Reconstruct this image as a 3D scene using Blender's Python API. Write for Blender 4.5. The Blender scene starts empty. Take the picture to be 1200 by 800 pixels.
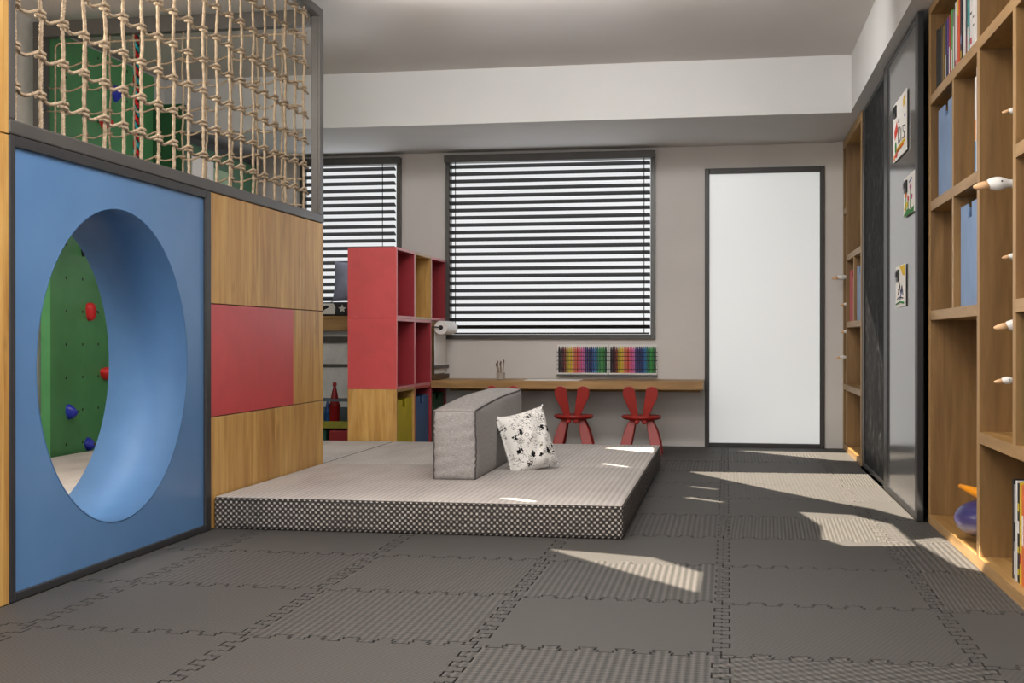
import bpy, bmesh, math, random
import numpy as np
from mathutils import Matrix, Vector
random.seed(7)
C = bpy.context.scene.collection
PI = math.pi

# ------------------------------------------------------------------ colour / materials
def lin(c):
    r = []
    for v in c[:3]:
        v = v/255
        r.append(v/12.92 if v <= .04045 else ((v+.055)/1.055)**2.4)
    return (*r, 1)
class NT:
    def __init__(s, name, rough=.6, spec=.4):
        s.m = bpy.data.materials.new(name); s.m.use_nodes = True
        s.n = s.m.node_tree.nodes; s.l = s.m.node_tree.links
        s.b = s.n['Principled BSDF']; s.b.inputs['Roughness'].default_value = rough
        s.b.inputs['Specular IOR Level'].default_value = spec
        s._c = None
    def set(s, k, v): s.b.inputs[k].default_value = v; return s
    def coord(s):
        if not s._c: s._c = s.n.new('ShaderNodeTexCoord').outputs['Object']
        return s._c
    def geo(s, k): return s.n.new('ShaderNodeNewGeometry').outputs[k]
    def mp(s, scale=(1,1,1), rot=(0,0,0), loc=(0,0,0), src=None):
        m = s.n.new('ShaderNodeMapping'); m.inputs['Scale'].default_value = scale
        m.inputs['Rotation'].default_value = rot; m.inputs['Location'].default_value = loc
        s.l.new(src or s.coord(), m.inputs['Vector']); return m.outputs[0]
    def noise(s, vec, scale=5, detail=4, rough=.55, dist=0):
        t = s.n.new('ShaderNodeTexNoise'); s.l.new(vec, t.inputs['Vector'])
        t.inputs['Scale'].default_value = scale; t.inputs['Detail'].default_value = detail
        t.inputs['Roughness'].default_value = rough; t.inputs['Distortion'].default_value = dist
        return t.outputs['Fac']
    def vor(s, vec, scale=5, feat='F1', out='Distance'):
        t = s.n.new('ShaderNodeTexVoronoi'); t.feature = feat; s.l.new(vec, t.inputs['Vector'])
        t.inputs['Scale'].default_value = scale; return t.outputs[out]
    def white(s, vec):
        t = s.n.new('ShaderNodeTexWhiteNoise'); t.noise_dimensions = '3D'; s.l.new(vec, t.inputs['Vector']); return t.outputs['Value']
    def sep(s, vec):
        t = s.n.new('ShaderNodeSeparateXYZ'); s.l.new(vec, t.inputs[0]); return t.outputs
    def comb(s, *v):
        t = s.n.new('ShaderNodeCombineXYZ')
        for i, x in enumerate(v):
            if isinstance(x, (int, float)): t.inputs[i].default_value = x
            else: s.l.new(x, t.inputs[i])
        return t.outputs[0]
    def math(s, op, a, b=None, c=None):
        t = s.n.new('ShaderNodeMath'); t.operation = op
        for i, x in enumerate((a, b, c)):
            if x is None: continue
            if isinstance(x, (int, float)): t.inputs[i].default_value = x
            else: s.l.new(x, t.inputs[i])
        return t.outputs[0]
    def ramp(s, fac, stops, const=False):
        t = s.n.new('ShaderNodeValToRGB'); s.l.new(fac, t.inputs[0])
        if const: t.color_ramp.interpolation = 'CONSTANT'
        e = t.color_ramp.elements
        e[0].position = stops[0][0]; e[0].color = lin(stops[0][1]); e[1].position = stops[1][0]; e[1].color = lin(stops[1][1])
        for p, c in stops[2:]:
            k = e.new(p); k.color = lin(c)
        return t.outputs[0]
    def mix(s, fac, a, b, mode='MIX'):
        t = s.n.new('ShaderNodeMix'); t.data_type = 'RGBA'; t.blend_type = mode
        for i, x in ((0, fac), (6, a), (7, b)):
            if isinstance(x, (int, float)): t.inputs[i].default_value = x
            elif isinstance(x, tuple): t.inputs[i].default_value = lin(x)
            else: s.l.new(x, t.inputs[i])
        return t.outputs[2]
    def col(s, c):
        if isinstance(c, tuple): s.b.inputs['Base Color'].default_value = lin(c)
        else: s.l.new(c, s.b.inputs['Base Color'])
        return s
    def rgh(s, c): s.l.new(c, s.b.inputs['Roughness']); return s
    def bump(s, h, strength=.3, dist=.002):
        t = s.n.new('ShaderNodeBump'); t.inputs['Strength'].default_value = strength; t.inputs['Distance'].default_value = dist
        s.l.new(h, t.inputs['Height']); s.l.new(t.outputs[0], s.b.inputs['Normal']); return s

_pm = {}
def plain(c, rough=.5, var=.06, spec=.4, metal=0):
    k = (c, rough, var, spec, metal)
    if k in _pm: return _pm[k]
    t = NT('paint_%d_%d_%d' % c, rough, spec)
    n = t.noise(t.mp((1,1,1)), 9, 5)
    d = tuple(max(0, int(v*(1-var))) for v in c); l = tuple(min(255, int(v*(1+var*.6))) for v in c)
    t.col(t.ramp(n, [(.3, d), (.7, l)])).set('Metallic', metal)
    t.bump(t.noise(t.mp((1,1,1)), 260, 3), .08, .001)
    _pm[k] = t.m; return t.m
def emis(c, st, name):
    t = NT(name, .25, .3); n = t.noise(t.coord(), 1.2, 2)
    t.col(c); t.set('Emission Strength', st)
    t.l.new(t.ramp(n, [(.2, tuple(int(v*.98) for v in c)), (.8, c)]), t.b.inputs['Emission Color'])
    return t.m
def wood(name, dark, mid, light, axis='z', plank=.13, rough=.42, seamless=False):
    """planks run along `axis`; strips alternate across"""
    t = NT(name, rough, .35)
    x, y, z = t.sep(t.mp((1,1,1)))
    al = dict(x=x, y=y, z=z)[axis]
    oth = [v for k, v in dict(x=x, y=y, z=z).items() if k != axis]
    acr = t.math('ADD', oth[0], oth[1])
    strip = t.math('FLOOR', t.math('DIVIDE', t.math('ADD', acr, 10.03), plank))
    rnd = t.white(t.comb(strip, 0., 0.))
    rnd2 = t.white(t.comb(strip, 3., 1.))
    v = t.comb(t.math('MULTIPLY', oth[0], 17), t.math('MULTIPLY', oth[1], 17), t.math('ADD', t.math('MULTIPLY', al, 1.6), t.math('MULTIPLY', rnd, 20)))
    g = t.noise(v, 1, 6, .6, .6)
    v2 = t.comb(t.math('MULTIPLY', oth[0], 120), t.math('MULTIPLY', oth[1], 120), t.math('MULTIPLY', al, 4))
    g2 = t.noise(v2, 1, 3, .6)
    vk = t.comb(t.math('MULTIPLY', oth[0], 5), t.math('MULTIPLY', oth[1], 5), t.math('MULTIPLY', al, 2.2))
    knot = t.vor(vk, 1.6)
    c = t.ramp(g, [(.3, dark), (.5, mid), (.7, light)])
    v4 = t.comb(t.math('MULTIPLY', oth[0], 16), t.math('MULTIPLY', oth[1], 16), t.math('ADD', t.math('MULTIPLY', al, 1.1), t.math('MULTIPLY', rnd, 9)))
    st = t.noise(v4, 1, 5, .65, 1.2)
    c = t.mix(t.ramp(st, [(.54, (0,0,0)), (.7, (140,140,140))]), c, tuple(int(q*.72) for q in dark))
    fr_ = t.math('MODULO', t.math('DIVIDE', t.math('ADD', acr, 10.03), plank), 1.)
    c = t.mix(t.math('MULTIPLY', t.math('LESS_THAN', fr_, .012), .35), c, tuple(int(q*.5) for q in dark))
    c = t.mix(t.math('MULTIPLY', rnd, .32), c, dark)
    c = t.mix(t.math('MULTIPLY', rnd2, .22), c, light)
    c = t.mix(t.math('MULTIPLY', t.math('GREATER_THAN', g2, .62), .22), c, dark)
    c = t.mix(t.ramp(knot, [(.05, (150,150,150)), (.13, (0,0,0))]), c, tuple(int(q*.55) for q in dark))
    t.col(c)
    t.bump(g2, .15, .0006)
    return t.m
M = {}
M['oak'] = wood('oak_panels', (152,106,50), (192,148,80), (212,174,106), 'z', .19)
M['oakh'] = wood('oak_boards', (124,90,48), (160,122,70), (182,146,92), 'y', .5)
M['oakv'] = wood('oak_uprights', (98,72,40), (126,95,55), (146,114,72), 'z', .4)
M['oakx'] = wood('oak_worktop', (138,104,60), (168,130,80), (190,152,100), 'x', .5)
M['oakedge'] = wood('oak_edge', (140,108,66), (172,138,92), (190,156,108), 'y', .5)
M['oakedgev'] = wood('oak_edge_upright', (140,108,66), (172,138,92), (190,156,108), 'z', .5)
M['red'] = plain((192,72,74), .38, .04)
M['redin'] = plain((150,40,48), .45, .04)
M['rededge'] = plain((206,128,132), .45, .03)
M['chair'] = plain((160,44,38), .36, .06)
M['dark'] = plain((58,57,58), .42, .05)
M['darkm'] = plain((74,72,70), .38, .05, .5)
M['black'] = plain((26,26,27), .4, .05)
M['blinds'] = plain((44,43,42), .5, .05)
M['white'] = plain((226,224,220), .5, .03)
M['paper'] = plain((238,236,232), .7, .02)
M['wall'] = (lambda t: (t.col(t.ramp(t.noise(t.coord(), 1.3, 5), [(.3, (200,196,192)), (.7, (210,206,202))])), t.bump(t.noise(t.coord(), 140, 4), .12, .0015), t.m)[2])(NT('plaster_wall', .75, .25))
M['ceil'] = (lambda t: (t.col(t.ramp(t.noise(t.coord(), .8, 4), [(.3, (196,190,185)), (.7, (204,198,193))])), t.bump(t.noise(t.coord(), 90, 4), .05, .001), t.m)[2])(NT('ceiling_paint', .4, .35))
M['beam'] = (lambda t: (t.col(t.ramp(t.noise(t.coord(), .8, 4), [(.3, (200,200,199)), (.7, (208,208,207))])), t.bump(t.noise(t.coord(), 90, 4), .05, .001), t.m)[2])(NT('beam_paint', .75, .2))
def blue_mat():
    t = NT('blue_lacquer', .3, .45); n = t.noise(t.coord(), 3, 4)
    t.col(t.ramp(n, [(.3, (80,120,166)), (.7, (88,128,174))])); t.bump(t.noise(t.coord(), 300, 3), .06, .0006); return t.m
M['blue'] = blue_mat(); M['bluematt'] = plain((74,112,156), .55, .03, .3)
def green_mat():
    t = NT('climbing_board_green', .5, .35)
    x, y, z = t.sep(t.coord())
    n = t.noise(t.coord(), 4, 5)
    fy = t.math('SUBTRACT', t.math('MODULO', t.math('ADD', y, 4.3415), .187), .0935)
    fz = t.math('SUBTRACT', t.math('MODULO', t.math('ADD', z, .0995+.193*8), .193), .0965)
    d = t.math('SQRT', t.math('ADD', t.math('MULTIPLY', fy, fy), t.math('MULTIPLY', fz, fz)))
    hole = t.math('LESS_THAN', d, .0085)
    t.col(t.mix(hole, t.ramp(n, [(.3, (78,146,92)), (.7, (90,160,104))]), (14,20,16)))
    return t.m
M['green'] = green_mat()
def rope_mat():
    t = NT('hemp_rope', .85, .2); n = t.noise(t.mp((60,60,60)), 1, 5); n2 = t.noise(t.mp((400,400,400)), 1, 2)
    t.col(t.mix(t.math('MULTIPLY', n2, .35), t.ramp(n, [(.3, (146,128,106)), (.7, (192,174,150))]), (112,94,74)))
    t.bump(n2, .4, .001); return t.m
M['rope'] = rope_mat()
def mattress_mat():
    t = NT('woven_bouclé'.replace('é','e'), .9, .15)
    x, y, z = t.sep(t.coord()); nx, ny, nz = t.sep(t.geo('Normal'))
    nn = t.noise(t.coord(), 40, 4); big = t.noise(t.mp((1,.3,1)), 7, 4)
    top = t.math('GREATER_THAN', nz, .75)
    w = t.math('MULTIPLY', t.math('SUBTRACT', nn, .5), .006)
    h = t.math('ADD', t.math('ADD', x, y), w)
    k = 2*PI/.024
    d1 = t.math('MULTIPLY', t.math('SINE', t.math('MULTIPLY', h, k)), t.math('SINE', t.math('MULTIPLY', t.math('ADD', z, w), k)))
    d1 = t.math('ADD', t.math('MULTIPLY', d1, .75), t.math('MULTIPLY', t.math('SUBTRACT', nn, .5), .6))
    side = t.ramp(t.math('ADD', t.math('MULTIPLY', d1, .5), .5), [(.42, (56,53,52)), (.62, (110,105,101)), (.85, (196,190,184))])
    k2 = 2*PI/.026
    rb = t.math('SINE', t.math('MULTIPLY', t.math('ADD', x, w), k2))
    rb2 = t.math('SINE', t.math('MULTIPLY', t.math('ADD', y, w), 2*PI/.02))
    tt = t.math('ADD', t.math('ADD', t.math('MULTIPLY', rb, .30), t.math('MULTIPLY', rb2, .12)), t.math('MULTIPLY', t.math('SUBTRACT', big, .5), 1.2))
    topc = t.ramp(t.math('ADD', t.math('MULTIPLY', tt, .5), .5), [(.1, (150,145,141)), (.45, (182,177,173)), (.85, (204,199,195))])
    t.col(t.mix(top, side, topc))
    hh = t.math('ADD', t.math('MULTIPLY', d1, t.math('SUBTRACT', 1, top)), t.math('MULTIPLY', tt, t.math('MULTIPLY', top, .5)))
    t.bump(hh, .6, .004); return t.m
M['mattress'] = mattress_mat()
def linen_mat():
    t = NT('grey_linen', .9, .15)
    a = t.noise(t.mp((600,600,60)), 1, 2); b = t.noise(t.mp((60,60,600)), 1, 2); c = t.noise(t.mp((300,300,300)), 1, 2)
    f = t.math('MULTIPLY', t.math('ADD', t.math('ADD', a, b), c), .333)
    t.col(t.ramp(f, [(.36, (128,125,124)), (.5, (160,157,155)), (.64, (190,187,185))])); t.bump(f, .4, .002); return t.m
M['linen'] = linen_mat()
def doodle_mat():
    t = NT('doodle_print', .85, .15)
    v = t.mp((1,1,1)); x, y, z = t.sep(v)
    vv = t.comb(x, z, 0.)
    d = t.vor(vv, 26); cid = t.vor(vv, 26, out='Color')
    r, g, b = t.sep(cid)
    wob = t.noise(vv, 70, 4, .7)
    dd = t.math('ADD', d, t.math('MULTIPLY', t.math('SUBTRACT', wob, .5), 1.9))
    blob = t.math('MULTIPLY', t.math('LESS_THAN', dd, .36), t.math('GREATER_THAN', r, .55))
    ring = t.math('MULTIPLY', t.math('MULTIPLY', t.math('LESS_THAN', d, .4), t.math('GREATER_THAN', t.math('SINE', t.math('MULTIPLY', d, 42)), .55)), t.math('LESS_THAN', r, .3))
    scr = t.math('MULTIPLY', t.math('LESS_THAN', t.math('ABSOLUTE', t.math('SUBTRACT', t.noise(vv, 60, 2), .5)), .018), t.math('LESS_THAN', g, .6))
    yel = t.math('MULTIPLY', t.math('LESS_THAN', dd, .22), t.math('GREATER_THAN', g, .965))
    c = t.mix(blob, (232,230,226), (20,20,22)); c = t.mix(t.math('MULTIPLY', ring, .8), c, (70,70,72)); c = t.mix(t.math('MULTIPLY', scr, .8), c, (50,50,52)); c = t.mix(yel, c, (214,196,40))
    t.col(c); t.bump(t.noise(t.coord(), 18, 4), .3, .01); return t.m
M['doodle'] = doodle_mat()
def mat_mat(kind, base):
    t = NT('foam_' + kind, .62, .35)
    x, y, z = t.sep(t.coord()); n = t.noise(t.coord(), 300, 2)
    S = lambda v, p: t.math('SINE', t.math('MULTIPLY', v, 2*PI/p))
    if kind == 'ribs': f = t.math('ADD', t.math('MULTIPLY', S(x, .0225), .8), t.math('MULTIPLY', S(y, .018), .35)); a = .7
    elif kind == 'lateral': f = t.math('ADD', t.math('MULTIPLY', S(y, .036), .8), t.math('MULTIPLY', S(x, .02), .3)); a = .7
    elif kind == 'dots': f = t.math('MULTIPLY', S(t.math('ADD', x, y), .032), S(t.math('SUBTRACT', x, y), .03)); a = 1.0
    elif kind == 'diagonal':
        q = t.math('ADD', t.math('MULTIPLY', x, .5), t.math('MULTIPLY', y, -1.)); p = t.math('ADD', x, t.math('MULTIPLY', y, .5))
        f = t.math('ADD', t.math('MULTIPLY', S(q, .045), .7), t.math('MULTIPLY', S(p, .024), .6)); a = 1.0
    elif kind == 'fine': f = t.math('MULTIPLY', S(t.math('ADD', x, t.math('MULTIPLY', y, .3)), .016), S(y, .022)); a = .3
    else: f = t.math('SUBTRACT', n, .5); a = .2
    f = t.math('ADD', f, t.math('MULTIPLY', t.math('SUBTRACT', n, .5), .5))
    lo = tuple(int(v*(1-.22*a)) for v in base); hi = tuple(int(v*(1+.26*a)) for v in base)
    t.col(t.ramp(t.math('ADD', t.math('MULTIPLY', f, .45), .5), [(.2, lo), (.8, hi)]))
    t.bump(f, .55*a, .003); return t.m
MB_ = (72,71,69)
for k in ('ribs', 'lateral', 'dots', 'diagonal', 'fine', 'smooth'): M['foam_'+k] = mat_mat(k, MB_)
def chalk_mat():
    t = NT('chalkboard', .75, .12); a = t.noise(t.mp((1,3,1)), 5, 7, .65, 1.5); b = t.noise(t.mp((1,25,6)), 3, 4)
    t.col(t.ramp(t.math('MULTIPLY', t.math('ADD', a, b), .5), [(.40, (18,19,20)), (.53, (30,31,32)), (.66, (96,98,100))])); return t.m
M['chalk'] = chalk_mat()
def glass_mat():
    t = NT('grey_lacquered_glass', .14, .4); t.col(t.ramp(t.noise(t.coord(), 2, 2), [(.3, (88,88,89)), (.7, (94,94,95))])); return t.m
M['greyglass'] = glass_mat()
M['sash'] = emis((120,121,122), .0, 'bright_window')
t_ = M['sash'].node_tree.nodes['Principled BSDF']; t_.inputs['Emission Strength'].default_value = .84
for l_ in list(t_.inputs['Emission Color'].links): M['sash'].node_tree.links.remove(l_)
t_.inputs['Emission Color'].default_value = (.93,.95,.96,1)
M['doorglass'] = emis((214,217,217), .45, 'frosted_door_glass')

# ------------------------------------------------------------------ builders
class MB:
    def __init__(s): s.v = []; s.f = []; s.smooth = False
    def add(s, vs, fs):
        o = len(s.v); s.v += [tuple(p) for p in vs]; s.f += [tuple(i+o for i in f) for f in fs]; return s
    def box(s, x0, x1, y0, y1, z0, z1):
        return s.add([(x0,y0,z0),(x1,y0,z0),(x1,y1,z0),(x0,y1,z0),(x0,y0,z1),(x1,y0,z1),(x1,y1,z1),(x0,y1,z1)],
                     [(0,3,2,1),(4,5,6,7),(0,1,5,4),(1,2,6,5),(2,3,7,6),(3,0,4,7)])
    def prism(s, poly, fn, d0, d1):
        """poly 2D points; fn(a,b,d)->xyz"""
        n = len(poly); o = len(s.v)
        vs = [fn(a, b, d0) for a, b in poly] + [fn(a, b, d1) for a, b in poly]
        return s.add(vs, [tuple(range(n))[::-1], tuple(range(n, 2*n))] + [(i, (i+1) % n, n+(i+1) % n, n+i) for i in range(n)])
    def lathe(s, prof, c=(0,0,0), n=24, ax='z', sx=1, sy=1):
        vs = []
        for r, h in prof:
            for k in range(n):
                a = 2*PI*k/n; p, q = r*math.cos(a)*sx, r*math.sin(a)*sy
                vs.append({'z': (c[0]+p, c[1]+q, c[2]+h), 'y': (c[0]+p, c[1]+h, c[2]+q), 'x': (c[0]+h, c[1]+p, c[2]+q)}[ax])
        fs = [(i*n+k, i*n+(k+1) % n, (i+1)*n+(k+1) % n, (i+1)*n+k) for i in range(len(prof)-1) for k in range(n)]
        fs += [tuple(range(n))[::-1], tuple((len(prof)-1)*n+k for k in range(n))]
        return s.add(vs, fs)
    def tube(s, pts, rad, n=8, lobes=0, pitch=.03):
        P = np.array(pts, float); m = len(P)
        rad = np.full(m, rad) if np.isscalar(rad) else np.array(rad)
        T = np.gradient(P, axis=0); T /= np.linalg.norm(T, axis=1)[:, None]+1e-9
        N = np.zeros_like(P); a = np.array([0,0,1.]) if abs(T[0][2]) < .9 else np.array([1.,0,0])
        v = a - T[0]*a.dot(T[0]); N[0] = v/np.linalg.norm(v)
        for i in range(1, m):
            v = N[i-1]-T[i]*N[i-1].dot(T[i]); N[i] = v/np.linalg.norm(v)
        B = np.cross(T, N)
        L = np.concatenate([[0], np.cumsum(np.linalg.norm(np.diff(P, axis=0), axis=1))])
        vs = []
        for k in range(n):
            ph = 2*PI*k/n + np.zeros(m)
            if lobes: ph = ph + L/pitch*2*PI/1.0
            rr = rad*(1+.2*math.cos(lobes*2*PI*k/n) if lobes else 1)
            vs.append(P + (np.cos(ph)*rr)[:, None]*N + (np.sin(ph)*rr)[:, None]*B)
        vs = np.stack(vs, 1).reshape(-1, 3).tolist()
        fs = [(i*n+k, i*n+(k+1) % n, (i+1)*n+(k+1) % n, (i+1)*n+k) for i in range(m-1) for k in range(n)]
        fs += [tuple(range(n))[::-1], tuple((m-1)*n+k for k in range(n))]
        s.smooth = True
        return s.add(vs, fs)

ORG = {}
def root_of(o):
    while o.parent: o = o.parent
    return o
def link(name, mb, mat, parent=None, bev=0, smooth=None, origin=None):
    if parent is None:
        if origin is None:
            a = np.array(mb.v); lo, hi = a.min(0), a.max(0)
            origin = ((lo[0]+hi[0])/2, (lo[1]+hi[1])/2, lo[2])
        org = Vector(origin)
    else: org = ORG[root_of(parent).name]
    me = bpy.data.meshes.new(name); me.from_pydata([(v[0]-org[0], v[1]-org[1], v[2]-org[2]) for v in mb.v], [], mb.f); me.update()
    bm = bmesh.new(); bm.from_mesh(me); bmesh.ops.recalc_face_normals(bm, faces=bm.faces); bm.to_mesh(me); bm.free()
    o = bpy.data.objects.new(name, me); C.objects.link(o); me.materials.append(mat)
    if parent: o.parent = parent
    else: o.location = org; ORG[o.name] = org
    sm = mb.smooth if smooth is None else smooth
    if sm: me.polygons.foreach_set('use_smooth', [True]*len(me.polygons))
    if sm == 'auto':
        pass
    if bev:
        b = o.modifiers.new('bevel', 'BEVEL'); b.width = bev; b.segments = 2; b.limit_method = 'ANGLE'; b.angle_limit = .7
    return o
def tag(o, label, cat, group=None):
    o['label'] = label; o['category'] = cat
    if group: o['group'] = group
    return o
def thing(name, label, cat, loc, group=None):
    o = bpy.data.objects.new(name, None); C.objects.link(o); o.location = loc; o.empty_display_size = .1
    ORG[o.name] = Vector(loc); tag(o, label, cat, group); return o
def struct(name, mb, mat, parent=None, bev=0, **k):
    o = link(name, mb, mat, parent, bev, origin=(0,0,0) if parent is None else None, **k)
    if parent is None: o['kind'] = 'structure'
    return o
def plabel(o, l): o['label'] = l; return o

XL, XLB, XR, YW, ZC, XB = -2.14, -2.485, .865, 9.42, 2.6, .775
XLW, XRW, YF = -3.86, 1.23, -1.2
# ------------------------------------------------------------------ setting
struct('floor', MB().box(XLW-.1, XRW+.1, YF-.1, YW+.1, -.08, -.012), plain((40,38,37), .8))
W1 = (-3.31, -2.49, .97, 2.205); W2 = (-2.136, -.531, .8, 2.205); DR = (-.165, .703, 0, 2.066)
w = MB()
xs = [XLW-.1, W1[0]+.02, W1[1]-.02, W2[0]+.02, W2[1]-.02, DR[0]+.02, DR[1]-.02, XRW+.1]
hol = {1: W1, 3: W2, 5: DR}
for i in range(7):
    if i in hol:
        h = hol[i]
        if h[2] > 0: w.box(xs[i], xs[i+1], YW, YW+.12, -.05, h[2]+.02)
        w.box(xs[i], xs[i+1], YW, YW+.12, h[3]-.02, ZC+.05)
    else: w.box(xs[i], xs[i+1], YW, YW+.12, -.05, ZC+.05)
struct('wall_back', w, M['wall'])
struct('wall_left', MB().box(XLW-.1, XLW, YF, YW+.1, -.05, ZC+.05), plain((222,220,216), .6, .05))
struct('wall_right', MB().box(XRW, XRW+.1, YF, YW+.1, -.05, ZC+.05), M['wall'])
struct('wall_front', MB().box(XLW-.1, XRW+.1, YF-.1, YF, -.05, ZC+.05), M['wall'])
struct('trim_1', MB().box(XLW, XB, 8.17, YW, 2.235, ZC), M['beam'])
struct('trim_2', MB().box(XB, XRW, YF, YW, 2.245, ZC), M['beam'])

# ceiling with added openings, shaped so the sun throws the wanted patches
KX, KY = .30, 1.06
floor_patches = [
    ([(-.671,4.722),(-.45,4.66),(-.267,4.60),(-.086,4.33),(-.093,3.99)], 0),
    ([(.33,5.93),(.56,5.87),(.70,5.60),(.72,5.03),(.45,4.98),(.375,5.15),(.40,5.50)], 0),
    ([(-.224,7.62),(.84,7.66),(.86,5.75),(.80,5.80),(.68,6.1),(.54,6.28),(.25,6.75)], 0),
    ([(.077,9.12),(.86,9.06),(.86,8.45),(.70,8.50)], 0),
    ([(.73,5.18),(.84,5.26),(.885,5.12),(.885,4.50),(.80,4.60)], 0),
    ([(-.215,6.36),(-.18,6.40),(-.02,6.24),(-.02,6.20)], 0),
    ([(-.21,6.84),(-.18,6.87),(-.05,6.76),(-.05,6.73)], 0),
    ([(-.94,5.13),(-.88,5.14),(-.76,5.045),(-.80,5.04)], .137),
    ([(-.74,7.60),(-.45,7.68),(-.43,7.34),(-.58,7.46)], .137),
    ([(-.66,6.64),(-.645,6.65),(-.50,6.50),(-.515,6.495)], .137),
]
def up(x, y, z): h = ZC-z; return (x-KX*h, y-KY*h)
holes = [[up(x, y, z) for x, y in p] for p, z in floor_patches]
# added narrow slots, shaped to throw sun stripes on the chalkboard
for i in range(11):
    za_ = 1.08-.088*i; zb_ = za_-.45; ya_, yb_ = 8.02, 7.05
    if zb_ < .14: yb_ = ya_-(ya_-yb_)*(za_-.14)/.45; zb_ = .14
    if za_ > .2: holes.append([up(.846, ya_, za_), up(.846, yb_, zb_), up(.846, yb_, zb_-.048), up(.846, ya_, za_-.048)])
ct = bmesh.new()
def loop(pts):
    vs = [ct.verts.new((x, y, ZC)) for x, y in pts]
    for i in range(len(vs)): ct.edges.new((vs[i], vs[(i+1) % len(vs)]))
loop([(XLW-.1, YF-.1), (XRW+.1, YF-.1), (XRW+.1, YW+.1), (XLW-.1, YW+.1)])
for h in holes: loop(h)
bmesh.ops.triangle_fill(ct, use_beauty=True, use_dissolve=False, edges=ct.edges[:], normal=(0,0,-1))
me = bpy.data.meshes.new('ceiling'); ct.to_mesh(me); ct.free()
co = bpy.data.objects.new('ceiling', me); C.objects.link(co); me.materials.append(M['ceil']); co['kind'] = 'structure'

# windows with venetian blinds
def window(n, W, cords):
    x0, x1, z0, z1 = W
    f = MB(); y0, y1 = YW-.03, YW+.05
    f.box(x0, x0+.035, y0, y1, z0, z1).box(x1-.035, x1, y0, y1, z0, z1).box(x0+.035, x1-.035, y0, y1, z0, z0+.035).box(x0+.035, x1-.035, y0, y1, z1-.05, z1)
    o = struct('window_%d' % n, f, M['darkm'], bev=.003)
    ORG[o.name] = Vector((0,0,0))
    link('window_pane', MB().box(x0+.02, x1-.02, YW+.06, YW+.07, z0+.02, z1-.02), M['sash'], o)
    b = thing('venetian_blind', 'dark venetian blind with open slats over the %s window' % ('narrow left' if n == 1 else 'wide middle'), 'blind', ((x0+x1)/2, YW-.06, z0+.04))
    link('head_rail', MB().box(x0+.0, x1-.0, YW-.085, YW-.031, z1-.055, z1), M['darkm'], b, .002)
    zt = z1-.09; k = 0
    while zt-.0556*k > z0+.06:
        z = zt-.0556*k; t = -.36-.10*(k/23); dy, dz = .028*math.cos(t), .028*math.sin(t)
        yc = YW-.058
        m = MB().prism([(-dy,-dz),(-dy,-dz+.0022),(0,.0045),(dy,dz+.0022),(dy,dz),(0,.0023)], lambda a, bb, d: (d, yc+a, z+bb), x0+.036, x1-.036)
        link('slat', m, M['blinds'], b); k += 1
    link('bottom_rail', MB().box(x0+.045, x1-.045, YW-.07, YW-.046, z0+.037, z0+.05), M['blinds'], b, .002)
    for cx in cords:
        link('cord', MB().tube([(cx, YW-.088, z) for z in (z0+.04, (z0+z1)/2, z1-.05)], .0032, 6), M['black'], b)
window(1, W1, (-2.62, -3.18)); window(2, W2, (-2.045, -.61))
# glazed door
x0, x1, z0, z1 = DR
f = MB(); y0, y1 = YW-.02, YW+.08
f.box(x0, x0+.034, y0, y1, 0, z1).box(x1-.034, x1, y0, y1, 0, z1).box(x0+.034, x1-.034, y0, y1, z1-.04, z1).box(x0+.034, x1-.034, y0, y1, -.01, .03)
d = struct('door_1', f, plain((48,46,45), .4), bev=.003); ORG[d.name] = Vector((0,0,0))
link('door_glass', MB().box(x0+.034, x1-.034, YW+.01, YW+.03, .03, z1-.04), M['doorglass'], d)

# ------------------------------------------------------------------ jigsaw foam mats
T = .635; X0 = -2.555; Y0 = 1.94
def tooth(t):  # returns list of (along, offset) for one shared side
    n = 12; t0 = .030; p = (T-2*t0)/n; a = .0215
    pts = [(0, 0)]
    for i in range(n):
        sgn = 1 if i % 2 == 0 else -1
        pts += [(t0+p*i+p*.12, 0), (t0+p*i+p*.02, sgn*a), (t0+p*i+p*.98, sgn*a), (t0+p*i+p*.88, 0)]
    pts.append((T, 0))
    out = []
    for q in pts:
        if not out or abs(out[-1][0]-q[0])+abs(out[-1][1]-q[1]) > 1e-6: out.append(q)
    return out
TT = tooth(0)
def offset(poly, d):
    n = len(poly); out = []
    for i in range(n):
        p, q, r = poly[i-1], poly[i], poly[(i+1) % n]
        e1 = (q[0]-p[0], q[1]-p[1]); e2 = (r[0]-q[0], r[1]-q[1])
        l1 = math.hypot(*e1) or 1; l2 = math.hypot(*e2) or 1
        n1 = (-e1[1]/l1, e1[0]/l1); n2 = (-e2[1]/l2, e2[0]/l2)
        m = (n1[0]+n2[0], n1[1]+n2[1]); dd = m[0]*n1[0]+m[1]*n1[1]
        if dd < .3: dd = .3
        out.append((q[0]+m[0]/dd*d, q[1]+m[1]/dd*d))
    return out
kinds = {('D',1):'ribs',('E',1):'diagonal',('D',2):'smooth',('E',2):'fine',('D',3):'ribs',('E',3):'fine',('F',3):'dots',('F',4):'ribs',('E',4):'smooth',('D',4):'smooth',
         ('E',5):'dots',('D',5):'ribs',('C',1):'fine',('C',2):'ribs',('B',2):'fine',('B',3):'ribs',('C',3):'dots',('C',4):'smooth',('B',4):'smooth',('A',2):'fine',
         ('E',6):'fine',('D',6):'fine',('E',7):'lateral',('E',8):'lateral',('D',8):'fine',('D',7):'smooth',('F',7):'lateral',('F',6):'smooth',('F',5):'lateral',('F',8):'dots',
         ('E',9):'smooth',('D',9):'ribs',('D',10):'fine',('E',10):'ribs',('E',11):'fine',('F',2):'smooth',('F',1):'fine',('A',3):'smooth'}
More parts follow.
